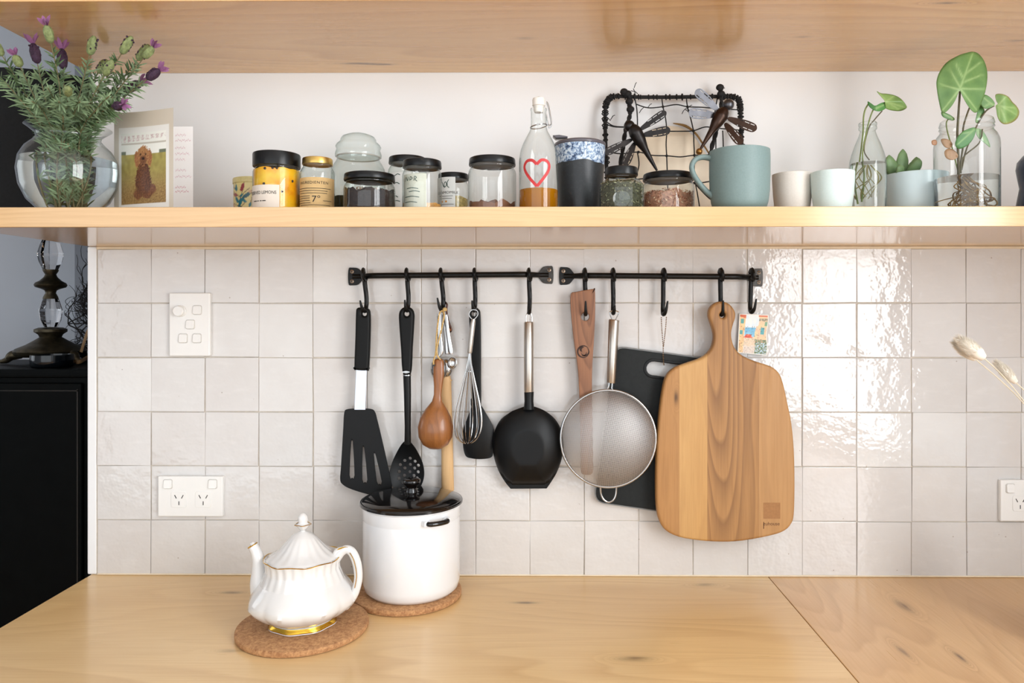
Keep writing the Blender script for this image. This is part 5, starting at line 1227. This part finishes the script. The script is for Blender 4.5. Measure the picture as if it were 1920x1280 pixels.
def sprig(head, neck, zt, kind, label, hl=26):
    a = random.uniform(0, 6.28)
    base = Vector((c.x+.02*cos(a), c.y+.02*sin(a), ST+.012))
    nk = P(*neck, z+(zt-z)*.35)
    dn = Vector((nk.x-c.x, nk.y-c.y, 0)); mx_ = .043
    if dn.length > mx_: nk = Vector((c.x+dn.x*mx_/dn.length, c.y+dn.y*mx_/dn.length, nk.z))
    hd = P(*head, zt); mid = (nk+hd)/2+Vector(((nk.x-c.x)*.18, 0, .012))
    path = smooth_path([base, (base+nk)/2+Vector((random.uniform(-.008, .008), random.uniform(-.008, .008), 0)), nk, mid, hd], 8)
    t = thing('lavender_sprig', label, 'lavender', base, 'lavender sprigs in the round vase')
    obj('stem', tube(new_bm(), path, [.0013, .0012, .0011, .0010, .0008], 6), M_LSTEM, t, 60)
    bm = new_bm(); n = len(path)
    for i in range(3, n-3):
        p = path[i]; tg = (path[i+1]-path[i-1]).normalized()
        in_w = i < 10
        for k in range(4 if in_w else 6):
            b = random.uniform(0, 6.28); o1 = tg.orthogonal().normalized(); o2 = tg.cross(o1)
            side = o1*cos(b)+o2*sin(b); up = random.uniform(.35, 1.1)
            L = random.uniform(.014, .026)*(1.0 if i < n-6 else .7)
            q = p+tg*random.uniform(-.003, .003)
            if in_w:
                L *= .8
                e = q+(side+tg*up).normalized()*L; rr = sqrt((e.x-c.x)**2+(e.y-c.y)**2)
                if rr > .034: continue
            blade(bm, q, (side+tg*up).normalized(), L, random.uniform(.0019, .0031))
    obj('leaves', bm, random.choice((M_LAV, M_LAV, M_LAV_D)), t, None, kind='stuff')
    if kind is None: return t
    tg = (path[-1]-path[-4]).normalized(); Lh = hl*1.4*M(zt)
    prof = [(0, -.05), (.34, 0), (.62, .12), (.72, .35), (.70, .6), (.55, .82), (.25, .97), (0, 1.0)]
    w = (7.5 if kind != 'dark' else 8)*M(zt)*1.45
    bm = lathe(new_bm(), [(r*w, q*Lh) for r, q in prof], seg=14, fn=lambda a_, r, q: r*(1+.16*sin(q/Lh*28+2*(round(a_*14/6.283) % 2)*1.57)))
    bm.transform(Matrix.Translation(path[-1]) @ tg.to_track_quat('Z', 'Y').to_matrix().to_4x4())
    fh = obj('flower_head', bm, M_BUD if kind != 'dark' else M_BUD_D, t, 50)
    if kind in ('mixed', 'dark'):
        bm = new_bm()
        for k in range(12):
            b = random.uniform(0, 6.28); q = random.uniform(.15, .9)*Lh; o1 = tg.orthogonal().normalized(); o2 = tg.cross(o1)
            ball(bm, path[-1]+tg*q+(o1*cos(b)+o2*sin(b))*w*.66, .0016, 6, 4)
        obj('florets', bm, M_BUD_D, fh, None, kind='stuff')
    if kind in ('bract', 'dark'):
        for k in range(5):
            b = k*1.26+random.random()*.6; o1 = tg.orthogonal().normalized(); o2 = tg.cross(o1); s = (o1*cos(b)+o2*sin(b))
            bm = new_bm(); p = path[-1]+tg*Lh*.95
            blade(bm, p, (tg+s*.7).normalized(), max(Lh*.62, .014), .0065); obj('bract', bm, M_BRACT, fh, None)
    return t
LEAFY = 'leafy lavender sprig in the round vase without a flower head'
for head, neck, zt, kind, hl, lab in (((95, 80), (118, 240), .285, 'bract', 24, 'tallest lavender sprig in the vase, large green head under curly pink bracts'), ((4, 104), (85, 245), .22, 'bract', 22, 'lavender sprig with green head and pink bracts leaning out over the black lamp shade'),
        ((-6, 138), (82, 248), .23, 'dark', 22, 'lowest dark purple lavender sprig leaning out over the black lamp shade'), ((70, 118), (100, 243), .21, 'dark', 26, 'lavender sprig with a long dark purple head seen against the blue-grey wall'),
        ((118, 128), (125, 240), .18, 'dark', 28, 'dark purple lavender sprig standing just behind the tallest one'), ((168, 102), (135, 240), .23, 'mixed', 26, 'upright lavender sprig with a speckled green head, next to the tallest one'),
        ((228, 100), (150, 240), .228, 'mixed', 28, 'tall speckled green lavender sprig whose head stands before the upper shelf, leaning towards the card'), ((258, 112), (165, 243), .205, 'mixed', 26, 'speckled green lavender sprig right beside the one with a single small pink tuft'),
        ((270, 108), (168, 243), .215, 'bract', 20, 'lavender sprig with a small green head and pink tuft above the dog card'), ((276, 148), (172, 246), .20, 'dark', 22, 'dark purple lavender sprig hanging out furthest above the dog card'),
        ((127, 176), (120, 244), .285, 'bud', 24, 'short lavender sprig with a plain pale green bud in front of the bunch'), ((185, 136), (140, 242), .13, 'mixed', 24, 'speckled lavender sprig at the back of the bunch close to the wall'),
        ((196, 140), (146, 242), .24, 'mixed', 26, 'speckled green lavender sprig in the middle of the bunch, in front of its twin'), ((232, 172), (160, 244), .17, 'dark', 26, 'dark purple lavender sprig half buried in leaves above the dog card'),
        ((216, 200), (155, 246), .26, 'dark', 22, 'lowest dark purple lavender sprig, just over the top edge of the dog card'), ((38, 125), (92, 246), .22, 'bract', 16, 'lavender sprig with the smallest green head and a pink tuft, above the black lamp shade'),
        ((60, 190), (98, 246), .27, None, 0, LEAFY), ((150, 190), (130, 244), .27, None, 0, LEAFY), ((205, 180), (158, 246), .28, None, 0, LEAFY), ((90, 165), (112, 243), .26, None, 0, LEAFY), ((240, 190), (168, 247), .22, None, 0, LEAFY), ((35, 180), (88, 247), .16, None, 0, LEAFY), ((175, 160), (145, 242), .15, None, 0, LEAFY), ((110, 190), (118, 246), .29, None, 0, LEAFY)):
    sprig(head, neck, zt, kind, lab, hl or 20)

# --- folded card with a printed photograph
t = thing('photo_card', 'folded cream card with a photo of a shaggy brown dog on grass', 'card', (X(270, .17), -.17, ST))
def vline(px, ytop, z): return Vector((X(px, z), -z, Zf(ytop, z)))
A, B = vline(214, 210, .155), vline(325, 200, .205)
def card_front(u, v):
    top = A.lerp(B, u); top.z += .003*sin(pi*u)*-1
    return (top.x, top.y-.004*sin(pi*u), lerp(ST, top.z, v))
def dog_col(u, v):
    cream = (.66, .58, .47)
    y = 1-v; top0, bot0 = .145, .905
    x0, x1 = .09, .93
    if not (x0 < u < x1 and top0 < y < bot0): return cream
    p, q = (u-x0)/(x1-x0), (y-top0)/(bot0-top0)
    if p < .06 or p > .95 or q < .07 or q > .94: return (.86, .83, .77)
    p, q = (p-.06)/.89, (q-.07)/.87
    n1 = nz(p*14, q*14, 2); n2 = nz(p*50, q*50, 5)
    if q < .30:
        col = mixc((.80, .80, .72), (.92, .90, .82), p)
        if .03 < q < .13-.05*p and n2 > -.05+.3*sin(p*60): col = mixc((.45, .25, .25), (.85, .78, .72), .5+n2)
        if .14 < q < .155: col = (.55, .50, .42)
        if q > .25 and (p > .86 or p < .10): col = (.16, .18, .12)
    else:
        col = mixc(mixc((.42, .35, .10), (.32, .26, .07), .5+n1), mixc((.22, .12, .035), (.42, .27, .10), .5+n2*1.3), sm(.4, .9, q))
    def el(cx, cy, rx, ry, rough=.25): return ((p-cx)/rx)**2+((q-cy)/ry)**2 < 1+rough*n2*2
    fur = lambda a, b, k: mixc(a, b, .5+n2*1.3+k)
    if el(.40, .86, .10, .07) or el(.60, .86, .11, .07) or el(.69, .80, .10, .08): col = fur((.10, .035, .018), (.26, .10, .04), 0)        # feet, haunch
    if el(.51, .62, .155+.05*sm(.55, .8, q), .25): col = fur((.07, .02, .01), (.20, .075, .028), .1-.3*abs(p-.46)/.15)
    if el(.37, .36, .055, .12) or el(.65, .36, .055, .12): col = fur((.26, .095, .035), (.46, .20, .08), 0)                                    # ears
    if el(.51, .32, .135, .135): col = fur((.24, .09, .035), (.50, .25, .10), .2-1.2*(q-.26))
    if el(.51, .385, .075, .065): col = fur((.10, .035, .02), (.28, .12, .05), 0)                                                           # muzzle
    if el(.51, .365, .028, .018, .05): col = (.015, .01, .01)
    if el(.455, .305, .018, .014, .05) or el(.565, .305, .018, .014, .05): col = (.02, .012, .01)
    return col
obj('front_panel', print_sheet(84, 130, card_front, dog_col), printed('card_print', .4), t, 179)
C_, E_ = vline(230, 236, .158), vline(362, 236, .105)
def card_back(u, v):
    top = C_.lerp(E_, u); return (top.x, top.y, lerp(ST, top.z, v))
obj('back_panel', print_sheet(6, 6, card_back, lambda u, v: (.90, .88, .87)), printed('card_paper', .7), t, 179)
M_PINK = plain('pink_ink', srgb(216, 176, 186), .8); M_RED_INK = plain('faded_red_ink', srgb(208, 140, 152), .8)
random.seed(8)
for k, y in enumerate((252, 262, 276, 287, 298, 318, 330, 350, 358)):
    bm = new_bm(); prev = None; n = 26
    xe = random.uniform(346, 359)
    for i in range(n+1):
        px = lerp(328, xe, i/n); u = (px-230)/(362-230); py = y+1.8*sin(i*1.9+k)+1.2*sin(i*.8)
        b = Vector(card_back(u, 0)); zz = Zf(py, -b.y)
        cur = [bm.verts.new((b.x-.0004, b.y-.0005, zz+e)) for e in (-.0005, .0005)]
        if prev: bm.faces.new((prev[0], cur[0], cur[1], prev[1]))
        prev = cur
    obj('handwriting', bm, M_RED_INK if k > 6 else M_PINK, t, None)

# --- black net frame, its ropes, the pale piece behind it and two metal dragonflies
NZ = .050
M_CORD = plain('black_cord', srgb(20, 18, 18), .75, var=.3, nscale=300, bump=.7, bscale=700)
t = thing('net_frame', 'black rod frame strung with knotted black netting, leaning on the wall', 'ornament', (X(1262, NZ), -NZ, ST))
def fz(py): return lerp(.022, .062, sm(160, 400, py))          # leans: the foot stands further from the wall
fr = smooth_path([P(a, b, fz(b)) for a, b in ((1143, 398), (1138, 330), (1135, 250), (1135, 205), (1140, 188), (1153, 180.5), (1200, 182), (1262, 182), (1330, 181), (1372, 181.5), (1385, 187), (1388, 205), (1390, 250), (1393, 330), (1396, 398))], 6)
fr = [Vector((p.x, p.y, max(p.z, ST+.004))) for p in fr]
frame = obj('rod_frame', tube(new_bm(), fr, .0034, 10), M_CORD, t, 60)
obj('foot_bar', tube(new_bm(), [fr[0], fr[-1]], .0034, 10), M_CORD, t, 60)
random.seed(17); bm = new_bm()
for i in range(0, len(fr)-1):
    wrap = i < 45 or i > len(fr)-40 or random.random() < .25
    if wrap:
        d = (fr[i+1]-fr[i]).normalized(); o1 = d.orthogonal().normalized(); o2 = d.cross(o1)
        for m in range(2 if (18 < i < 34 or i > len(fr)-36) else 1):
            p = fr[i].lerp(fr[i+1], random.random()); R = random.uniform(.0036, .0058)
            tube(bm, [p+(o1*cos(2*pi*k/8)+o2*sin(2*pi*k/8))*R+d*.0012*k/8 for k in range(8)], .0012, 5, True)
obj('cord_wrapping', bm, M_CORD, t, 60, kind='stuff')
nets = [((1190, 184), (1194, 205), (1195, 238), (1190, 262)), ((1241, 184), (1243, 200), (1248, 222), (1250, 246), (1249, 270), (1250, 292), (1251, 320), (1253, 380)), ((1287, 184), (1289, 200), (1295, 222), (1300, 245), (1301, 268), (1302, 291), (1302, 330), (1308, 365), (1312, 390)),
        ((1345, 184), (1340, 215), (1342, 245), (1342, 290), (1340, 340), (1345, 390)), ((1137, 233), (1155, 238), (1195, 238)), ((1192, 195), (1215, 202), (1243, 200), (1268, 196), (1289, 200), (1315, 201), (1341, 203), (1386, 206)), ((1250, 246), (1276, 246), (1300, 245), (1322, 238), (1342, 240), (1388, 244)),
        ((1140, 285), (1165, 288), (1197, 285), (1222, 291), (1250, 292), (1276, 294), (1302, 291), (1342, 290)), ((1146, 340), (1195, 336), (1251, 332), (1302, 343), (1340, 338)), ((1195, 285), (1198, 310), (1190, 345), (1196, 390)), ((1302, 343), (1330, 372), (1345, 376)), ((1355, 245), (1356, 280), (1352, 330)), ((1137, 228), (1150, 236), (1170, 238))]
for pts in nets:
    q = [P(a, b, fz(b)+random.uniform(-.002, .003)) for a, b in pts]; q = [Vector((p.x, p.y, max(p.z, ST+.003))) for p in q]
    obj('net_strand', tube(new_bm(), smooth_path(q, 5), .0011, 6), M_CORD, t, 60)
for a, b in ((1243, 200), (1289, 200), (1250, 246), (1300, 245), (1250, 292), (1302, 291), (1195, 238), (1197, 285), (1342, 240), (1302, 343)):
    obj('knot', ball(new_bm(), P(a, b, fz(b)+.001), .0026, 8, 6), M_CORD, t, 60)
for pts, r in ((((1178, 176), (1180, 195), (1181, 215), (1176, 232), (1171, 255), (1166, 290), (1160, 330)), .0042), (((1350, 162), (1352, 180), (1352, 205), (1345, 240), (1336, 270), (1330, 300)), .0042)):
    p = smooth_path([P(a, b, fz(b)+.009) for a, b in pts], 6)
    for ph in (0, pi):
        obj('rope', tube(new_bm(), [q+Vector((cos(i*.9+ph), sin(i*.9+ph), 0))*r*.45 for i, q in enumerate(p)], r*.62, 7), M_CORD, t, 60)
for cx_k, cy_k in ((1177, 176), (1180, 190), (1182, 205), (1350, 164), (1352, 176), (1170, 172)):
    obj('rope_knot', ball(new_bm(), P(cx_k, cy_k, fz(cy_k)+.010), .0075, 10, 7, (1, .8, .85)), M_CORD, t, 60)
bm = new_bm()
for k in range(14):
    a, b = random.choice(((1186, 168), (1212, 198), (1288, 204), (1148, 226), (1344, 170))); p = P(a+random.uniform(-4, 4), b+random.uniform(-4, 4), fz(b)+.010)
    d = Vector((random.uniform(-1, 1), random.uniform(-.6, .2), random.uniform(-1, 1))).normalized(); tube(bm, [p, p+d*.008, p+d*.013+Vector((0, 0, -.003))], .0007, 5)
obj('frayed_ends', bm, M_CORD, t, None, kind='stuff')
# pale piece
t = thing('shell_dish', 'pale cream curved dish with a brown rim leaning behind the black netting', 'dish', (X(1255, .02), -.02, ST))
oc = [(1262, 231), (1285, 236), (1304, 250), (1318, 270), (1332, 292), (1346, 320), (1352, 350), (1346, 380), (1330, 396), (1200, 396), (1172, 384), (1164, 350), (1170, 310), (1188, 276), (1212, 248), (1238, 234)]
ol = [(max(a, a) , max(b, ST+.001)) for a, b in pxloop(oc, .03, 4)]; cc = P(1256, 320, .03)
obj('shell', radial_dome(ol, (cc.x, cc.z), lambda x, q: -.010-.014*max(0, 1-((x-cc.x)/.085)**2-((q-cc.z)/.085)**2), .002, 10), plain('cream_shell', srgb(240, 222, 196), .5, var=.06, nscale=25), t, 60)
obj('rim', tube(new_bm(), smooth_path([P(a, b, .014) for a, b in ((1262, 231), (1285, 236), (1304, 250), (1318, 270), (1332, 292), (1345, 318))], 5), [.0008, .0026, .0020, .0016, .0014, .0008], 8), plain('brown_rim', srgb(150, 112, 56), .6), t, 60)
# dragonflies
M_TIN = plain('dark_tin', srgb(52, 49, 48), .38, .85, var=.2, nscale=80)
M_TIN2 = plain('grey_tin', srgb(92, 92, 96), .35, .85, var=.25, nscale=60)
M_TIN3 = plain('bronze_tin', srgb(66, 50, 42), .35, .85, var=.2, nscale=80)
def dragonfly(label, z, head, thorax, tail, wings, mats, ball_end=None):
    t = thing('metal_dragonfly', label, 'ornament', P(*thorax, z))
    h, b, e = P(*head, z+.004), P(*thorax, z+.006), P(*tail, z+.002)
    ax = (e-b).normalized()
    mid = b+(e-b)*.22
    obj('body', tube(new_bm(), smooth_path([b-ax*.016, b-ax*.010, b, mid, b+(e-b)*.45, b+(e-b)*.75, e], 5), [.004, .0095, .0125, .0105, .0060, .0036, .0018], 16), mats[0], t, 60)
    obj('head', ball(new_bm(), h, .0098, 18, 12, (1, .9, 1)), mats[1], t, 60)
    for i, (w0, w1, wd) in enumerate(wings):
        p, q = P(*w0, z), P(*w1, z); d = Vector((q.x-p.x, 0, q.z-p.z)); L = d.length; d.normalize(); s = Vector((-d.z, 0, d.x)); w = wd*M(z)/2
        def at(u, v): r = p+d*(u*L)+s*(v*w); return (r.x, r.z)
        out = [at(0, -.35), at(.3, -.75), at(.6, -1), at(.82, -.98), at(.94, -.72), at(1.0, 0), at(.94, .72), at(.82, .98), at(.6, 1), at(.3, .75), at(0, .35)]
        holes = []
        for (u0, u1) in ((.34, .50), (.54, .70), (.74, .88)):
            for v in (-.62, .62): holes.append([at(u0, v-.10), at(u1, v-.10), at(u1, v+.10), at(u0, v+.10)])
        bm = plate(loop2(out, 3), holes, p.y-.0006, p.y+.0006)
        for v in bm.verts:
            u = (Vector((v.co.x-p.x, 0, v.co.z-p.z))).dot(d)/L; v.co.y -= .010*u*(1 if i % 2 else .6)
        obj('wing', bm, mats[2 if i > 1 else 3], t, None)
    if ball_end: obj('tail_bead', ball(new_bm(), P(*ball_end, z+.002), .0058, 16, 10), plain('brass_bead', srgb(150, 110, 56), .35, .9), t, 60)
dragonfly('black metal dragonfly with slotted wings, its tail pointing at the flake jar', .080, (1180, 236), (1192, 249), (1232, 320), (((1200, 243), (1248, 211), 15), ((1206, 253), (1255, 246), 17), ((1184, 262), (1133, 289), 15), ((1190, 268), (1170, 312), 16)), (M_TIN, M_TIN, M_TIN, M_TIN))
dragonfly('bronze metal dragonfly with grey wings and a brass bead on its tail', .082, (1366, 196), (1352, 217), (1313, 280), (((1345, 205), (1303, 171), 19), ((1342, 216), (1289, 214), 20), ((1366, 222), (1417, 244), 18), ((1360, 232), (1388, 272), 18)), (M_TIN3, M_TIN2, M_TIN3, M_TIN2), (1311, 284))

# --- dried bunny tails in a jug standing outside the picture on the worktop return
z = .30; jc = Vector((X(2030, z), -z, .0003))
t = thing('stoneware_jug', 'plain white jug on the worktop return holding dried bunny tails', 'jug', jc)
obj('body', lathe(new_bm(), [(0, 0), (.040, 0), (.048, .01), (.052, .05), (.044, .10), (.030, .135), (.032, .150), (.029, .150), (.027, .135), (.040, .10), (.047, .05), (0, .008)], jc.x, jc.y, 40), plain('white_stoneware', srgb(232, 228, 222), .4), t, 60)
M_TUFT = plain('bunny_tail_fluff', srgb(244, 236, 222), .8, var=.05); M_STRAW = plain('dry_straw', srgb(232, 218, 190), .6, var=.08)
def bunny(a, b, path, zz, w, label, dens=2600):
    t = thing('bunny_tail', label, 'dried grass', (jc.x, jc.y, .012), 'dried bunny tails in the jug')
    p0, p1 = P(*a, zz), P(*b, zz); ax = (p0-p1).normalized(); L = (p0-p1).length
    pts = [p1]+[P(*q, zz) for q in path]+[Vector((jc.x-.012, jc.y, .14)), Vector((jc.x+.006, jc.y, .014))]
    obj('stalk', tube(new_bm(), smooth_path(pts, 6), .0008, 6), M_STRAW, t, 60)
    bm = lathe(new_bm(), [(0, 0), (w*.45, L*.05), (w*.75, L*.25), (w*.72, L*.55), (w*.45, L*.8), (0, L)], seg=16)
    bm.transform(Matrix.Translation(p1) @ ax.to_track_quat('Z', 'Y').to_matrix().to_4x4())
    obj('seed_head', bm, M_TUFT, t, 60)
    bm = new_bm(); o1 = ax.orthogonal().normalized(); o2 = ax.cross(o1)
    for k in range(dens):
        u = random.random(); an = random.uniform(0, 6.28); rr = w*(.9*sin(pi*min(1, .12+u*.85)))
        p = p1+ax*L*u+(o1*cos(an)+o2*sin(an))*rr*.72; d = ((o1*cos(an)+o2*sin(an))*.55+ax*1.0).normalized(); s = d.cross(Vector((random.random(), random.random(), random.random()))).normalized()*.00022
        l = random.uniform(.004, .010); bm.faces.new([bm.verts.new(q) for q in (p-s, p+s, p+d*l)])
    obj('fluff', bm, M_TUFT, t, None, kind='stuff')
random.seed(40)
bunny((1797, 634), (1846, 672), ((1880, 704), (1920, 752), (1965, 815)), .30, .0125, 'plump pale bunny tail leaning furthest towards the wooden board')
bunny((1790, 642), (1830, 674), ((1875, 712), (1920, 757), (1962, 818)), .28, .0095, 'thinner bunny tail close behind the plump one')
bunny((1868, 680), (1906, 718), ((1930, 742), (1962, 790), (1985, 830)), .27, .0085, 'small bunny tail nearest above the power socket')
# ------------------------------------------------------------------ the next room: black cabinet, lamp, bowl, dry branch
CF = -.42                                             # cabinet front, metres behind the tiled wall
M_BLACKP = plain('black_lacquer', srgb(5, 7, 7), .45, var=.2, nscale=30, Specular_IOR_Level=.07)
M_RUB = plain('rubbed_bronze_line', srgb(34, 29, 23), .5, .3, var=.3)
ct = Zf(692, CF); x0c, x1c = X(-260, CF), X(215, CF)
t = thing('black_cabinet', 'tall black lacquered cabinet in the next room carrying the lamp', 'cabinet', ((x0c+x1c)/2, .60, -.9))
obj('body', bx(x0c+.012, x1c-.012, .432, .77, -.9, ct-.02, bev=.003), M_BLACKP, t)
obj('top', bx(x0c, x1c, .420, .775, ct-.022, ct, bev=.005, seg=2), M_BLACKP, t, wn=True)
xm = X(152, CF)
for a, b in ((x0c+.03, lerp(x0c, xm, .5)-.004), (lerp(x0c, xm, .5)+.004, xm)):
    d = obj('door', bx(a, b, .423, .433, -.86, ct-.035, bev=.003), M_BLACKP, t)
    obj('rubbed_edge', bx(b-.012, b-.0085, .4215, .4235, -.84, ct-.05), M_RUB, d, None)
    obj('rubbed_edge', bx(a+.0085, b-.0085, .4215, .4235, ct-.055, ct-.0525), M_RUB, d, None)
    obj('hinge', tube(new_bm(), [(b+.004, .422, ct-.60), (b+.004, .422, ct-.55)], .004, 8), M_RUB, d)
    obj('knob', ball(new_bm(), (a+.03, .414, ct-.5), .012), M_RUB, d)
# lamp
LZ = -.62; lc_ = Vector((X(95, LZ), -LZ, ct)); m_ = M(LZ)
t = thing('table_lamp', 'crystal and bronze table lamp with a big black shade on the black cabinet', 'lamp', lc_)
M_BRONZE = plain('aged_bronze', srgb(74, 66, 50), .42, .8, var=.4, nscale=60, bump=.4, bscale=150)
M_BRASS = plain('aged_brass', srgb(124, 100, 52), .35, .9, var=.3, nscale=60)
n_ = N('cut_crystal'); M_CRYSTAL = n_.surf((1, 1, 1), 0.0, 0.0, IOR=1.5, Transmission_Weight=1.0)
def lp(pts): return [(h*m_, Zf(y, LZ)) for h, y in pts]
obj('base', lathe(new_bm(), lp([(0, 668), (50, 668), (58, 664), (60, 658), (56, 653), (40, 646), (27, 638), (18, 632), (20, 627), (27, 622), (27, 617), (20, 614), (0, 613)]), lc_.x, lc_.y, 40), M_BRONZE, t, 50)
for k in range(4):
    a = radians((200, 340, 112, 68)[k]); d = Vector((cos(a), sin(a), 0)); zb = ct+.0045
    obj('foot', tube(new_bm(), smooth_path([lc_+d*48*m_+Vector((0, 0, Zf(662, LZ)-ct)), lc_+d*62*m_+Vector((0, 0, Zf(666, LZ)-ct)), lc_+d*68*m_+Vector((0, 0, (Zf(672, LZ)-ct))), lc_+d*72*m_+Vector((0, 0, .0095)), lc_+d*80*m_+Vector((0, 0, .0060))], 5), [.014, .013, .009, .008, .0045], 10), M_BRONZE, t, 60)
obj('crystal', lathe(new_bm(), lp([(0, 613), (11, 613), (17, 600), (19.5, 582), (15, 566), (12.5, 559), (0, 559)]), lc_.x, lc_.y, 9), M_CRYSTAL, t, None)
obj('crystal', lathe(new_bm(), lp([(0, 505), (12.5, 505), (19, 490), (22, 476), (17, 458), (12.5, 447), (0, 447)]), lc_.x, lc_.y, 9, rot=.3), M_CRYSTAL, t, None)
obj('centre_disc', lathe(new_bm(), lp([(0, 560), (13, 560), (12, 556), (8.5, 549), (10, 544), (16, 541), (25, 538), (27, 534), (25, 530), (18, 526), (11, 519), (9, 514), (13, 507), (13, 505), (0, 505)]), lc_.x, lc_.y, 32), M_BRONZE, t, 50)
obj('neck', lathe(new_bm(), lp([(0, 447), (12.5, 447), (12, 443), (6, 438), (4, 425), (4, 395), (0, 395)]), lc_.x, lc_.y, 24), M_BRONZE, t, 50)
obj('shade', lathe(new_bm(), lp([(4, 402), (142, 410), (142.8, 410), (134.8, 168), (134, 168), (133.5, 172), (141, 406), (4, 399)]), lc_.x, lc_.y, 64), plain('black_shade', srgb(5, 6, 7), .85, var=.9, nscale=160), t, 60)
# bowl
BZ = -.484; bc_ = Vector((X(98, BZ), -BZ, ct+.0003)); mb = M(BZ)
t = thing('black_bowl', 'shiny black bowl in front of the lamp foot on the cabinet', 'bowl', bc_); hh = Zf(665, BZ)-ct
obj('body', lathe(new_bm(), [(0, ct+.0003), (32*mb, ct+.0003), (35.5*mb, ct+.004), (36*mb, ct+hh*.6), (35.5*mb, ct+hh), (33*mb, ct+hh), (32*mb, ct+.008), (0, ct+.006)], bc_.x, bc_.y, 48), plain('black_ceramic', srgb(10, 14, 18), .12, var=.2), t, 50)
# branch and strap
random.seed(5); RZ = -.735; root = P(176, 684, RZ); root.z = ct+.002
t = thing('dry_branch', 'bare twisted dark branch standing on the cabinet beside the lamp', 'branch', root)
M_TWIG = plain('dark_twig', srgb(38, 33, 31), .8, var=.3, nscale=200)
twig_bm = new_bm()
def grow(bm, p, d, L, r, lev):
    pts = [p]; n = 5
    for i in range(n):
        d = (d+Vector((random.uniform(-.5, .5), random.uniform(-.35, .35), random.uniform(-.35, .45)))).normalized(); p = p+d*L/n
        if p.x < X(122, RZ): p.x = X(122, RZ)+.002; d.x = abs(d.x)
        if p.y < .722: p.y = .724; d.y = abs(d.y)
        if p.z < ct+.004: p.z = ct+.004; d.z = abs(d.z)
        pts.append(p)
    tube(bm, smooth_path(pts, 3), [r, r*.6], 5)
    if lev > 0:
        for i in range(1, n+1):
            for _ in range(2 if lev > 1 else 1):
                dd = (d+Vector((random.uniform(-1.1, .7), random.uniform(-.6, .6), random.uniform(-.5, .8)))).normalized(); grow(bm, pts[i], dd, L*random.uniform(.4, .65), r*.62, lev-1)
bm = new_bm(); grow(bm, root, Vector((-.25, 0, 1)).normalized(), .17, .0040, 0); obj('main_stem', bm, M_TWIG, t, 60)
for ang, L in ((-.9, .13), (-.5, .17), (-.2, .16), (.15, .14), (-1.2, .10)):
    grow(twig_bm, root+Vector((random.uniform(-.02, .01), 0, random.uniform(.01, .10))), Vector((sin(ang), random.uniform(-.2, .2), cos(ang))), L, .0026, 2)
obj('twigs', twig_bm, M_TWIG, t, 60, kind='stuff')
st = thing('leather_strap', 'tan curled strip lying by the dry branch on the cabinet', 'strap', P(150, 676, -.53))
obj('strip', tube(new_bm(), smooth_path([Vector((p.x, p.y, max(p.z, ct+.0025))) for p in (P(140, 676, -.52), P(146, 679, -.52), P(154, 676, -.53), P(168, 668, -.58), P(190, 664, -.59))], 5), .0048, 8, flat=.25), plain('tan_leather', srgb(138, 104, 66), .6, var=.15), st, 60)
obj('strip', tube(new_bm(), smooth_path([P(152, 660, -.60), P(158, 640, -.60), P(166, 618, -.60), P(178, 606, -.60)], 5), .0040, 8, flat=.25), plain('tan_leather', srgb(138, 104, 66), .6, var=.15), st, 60)
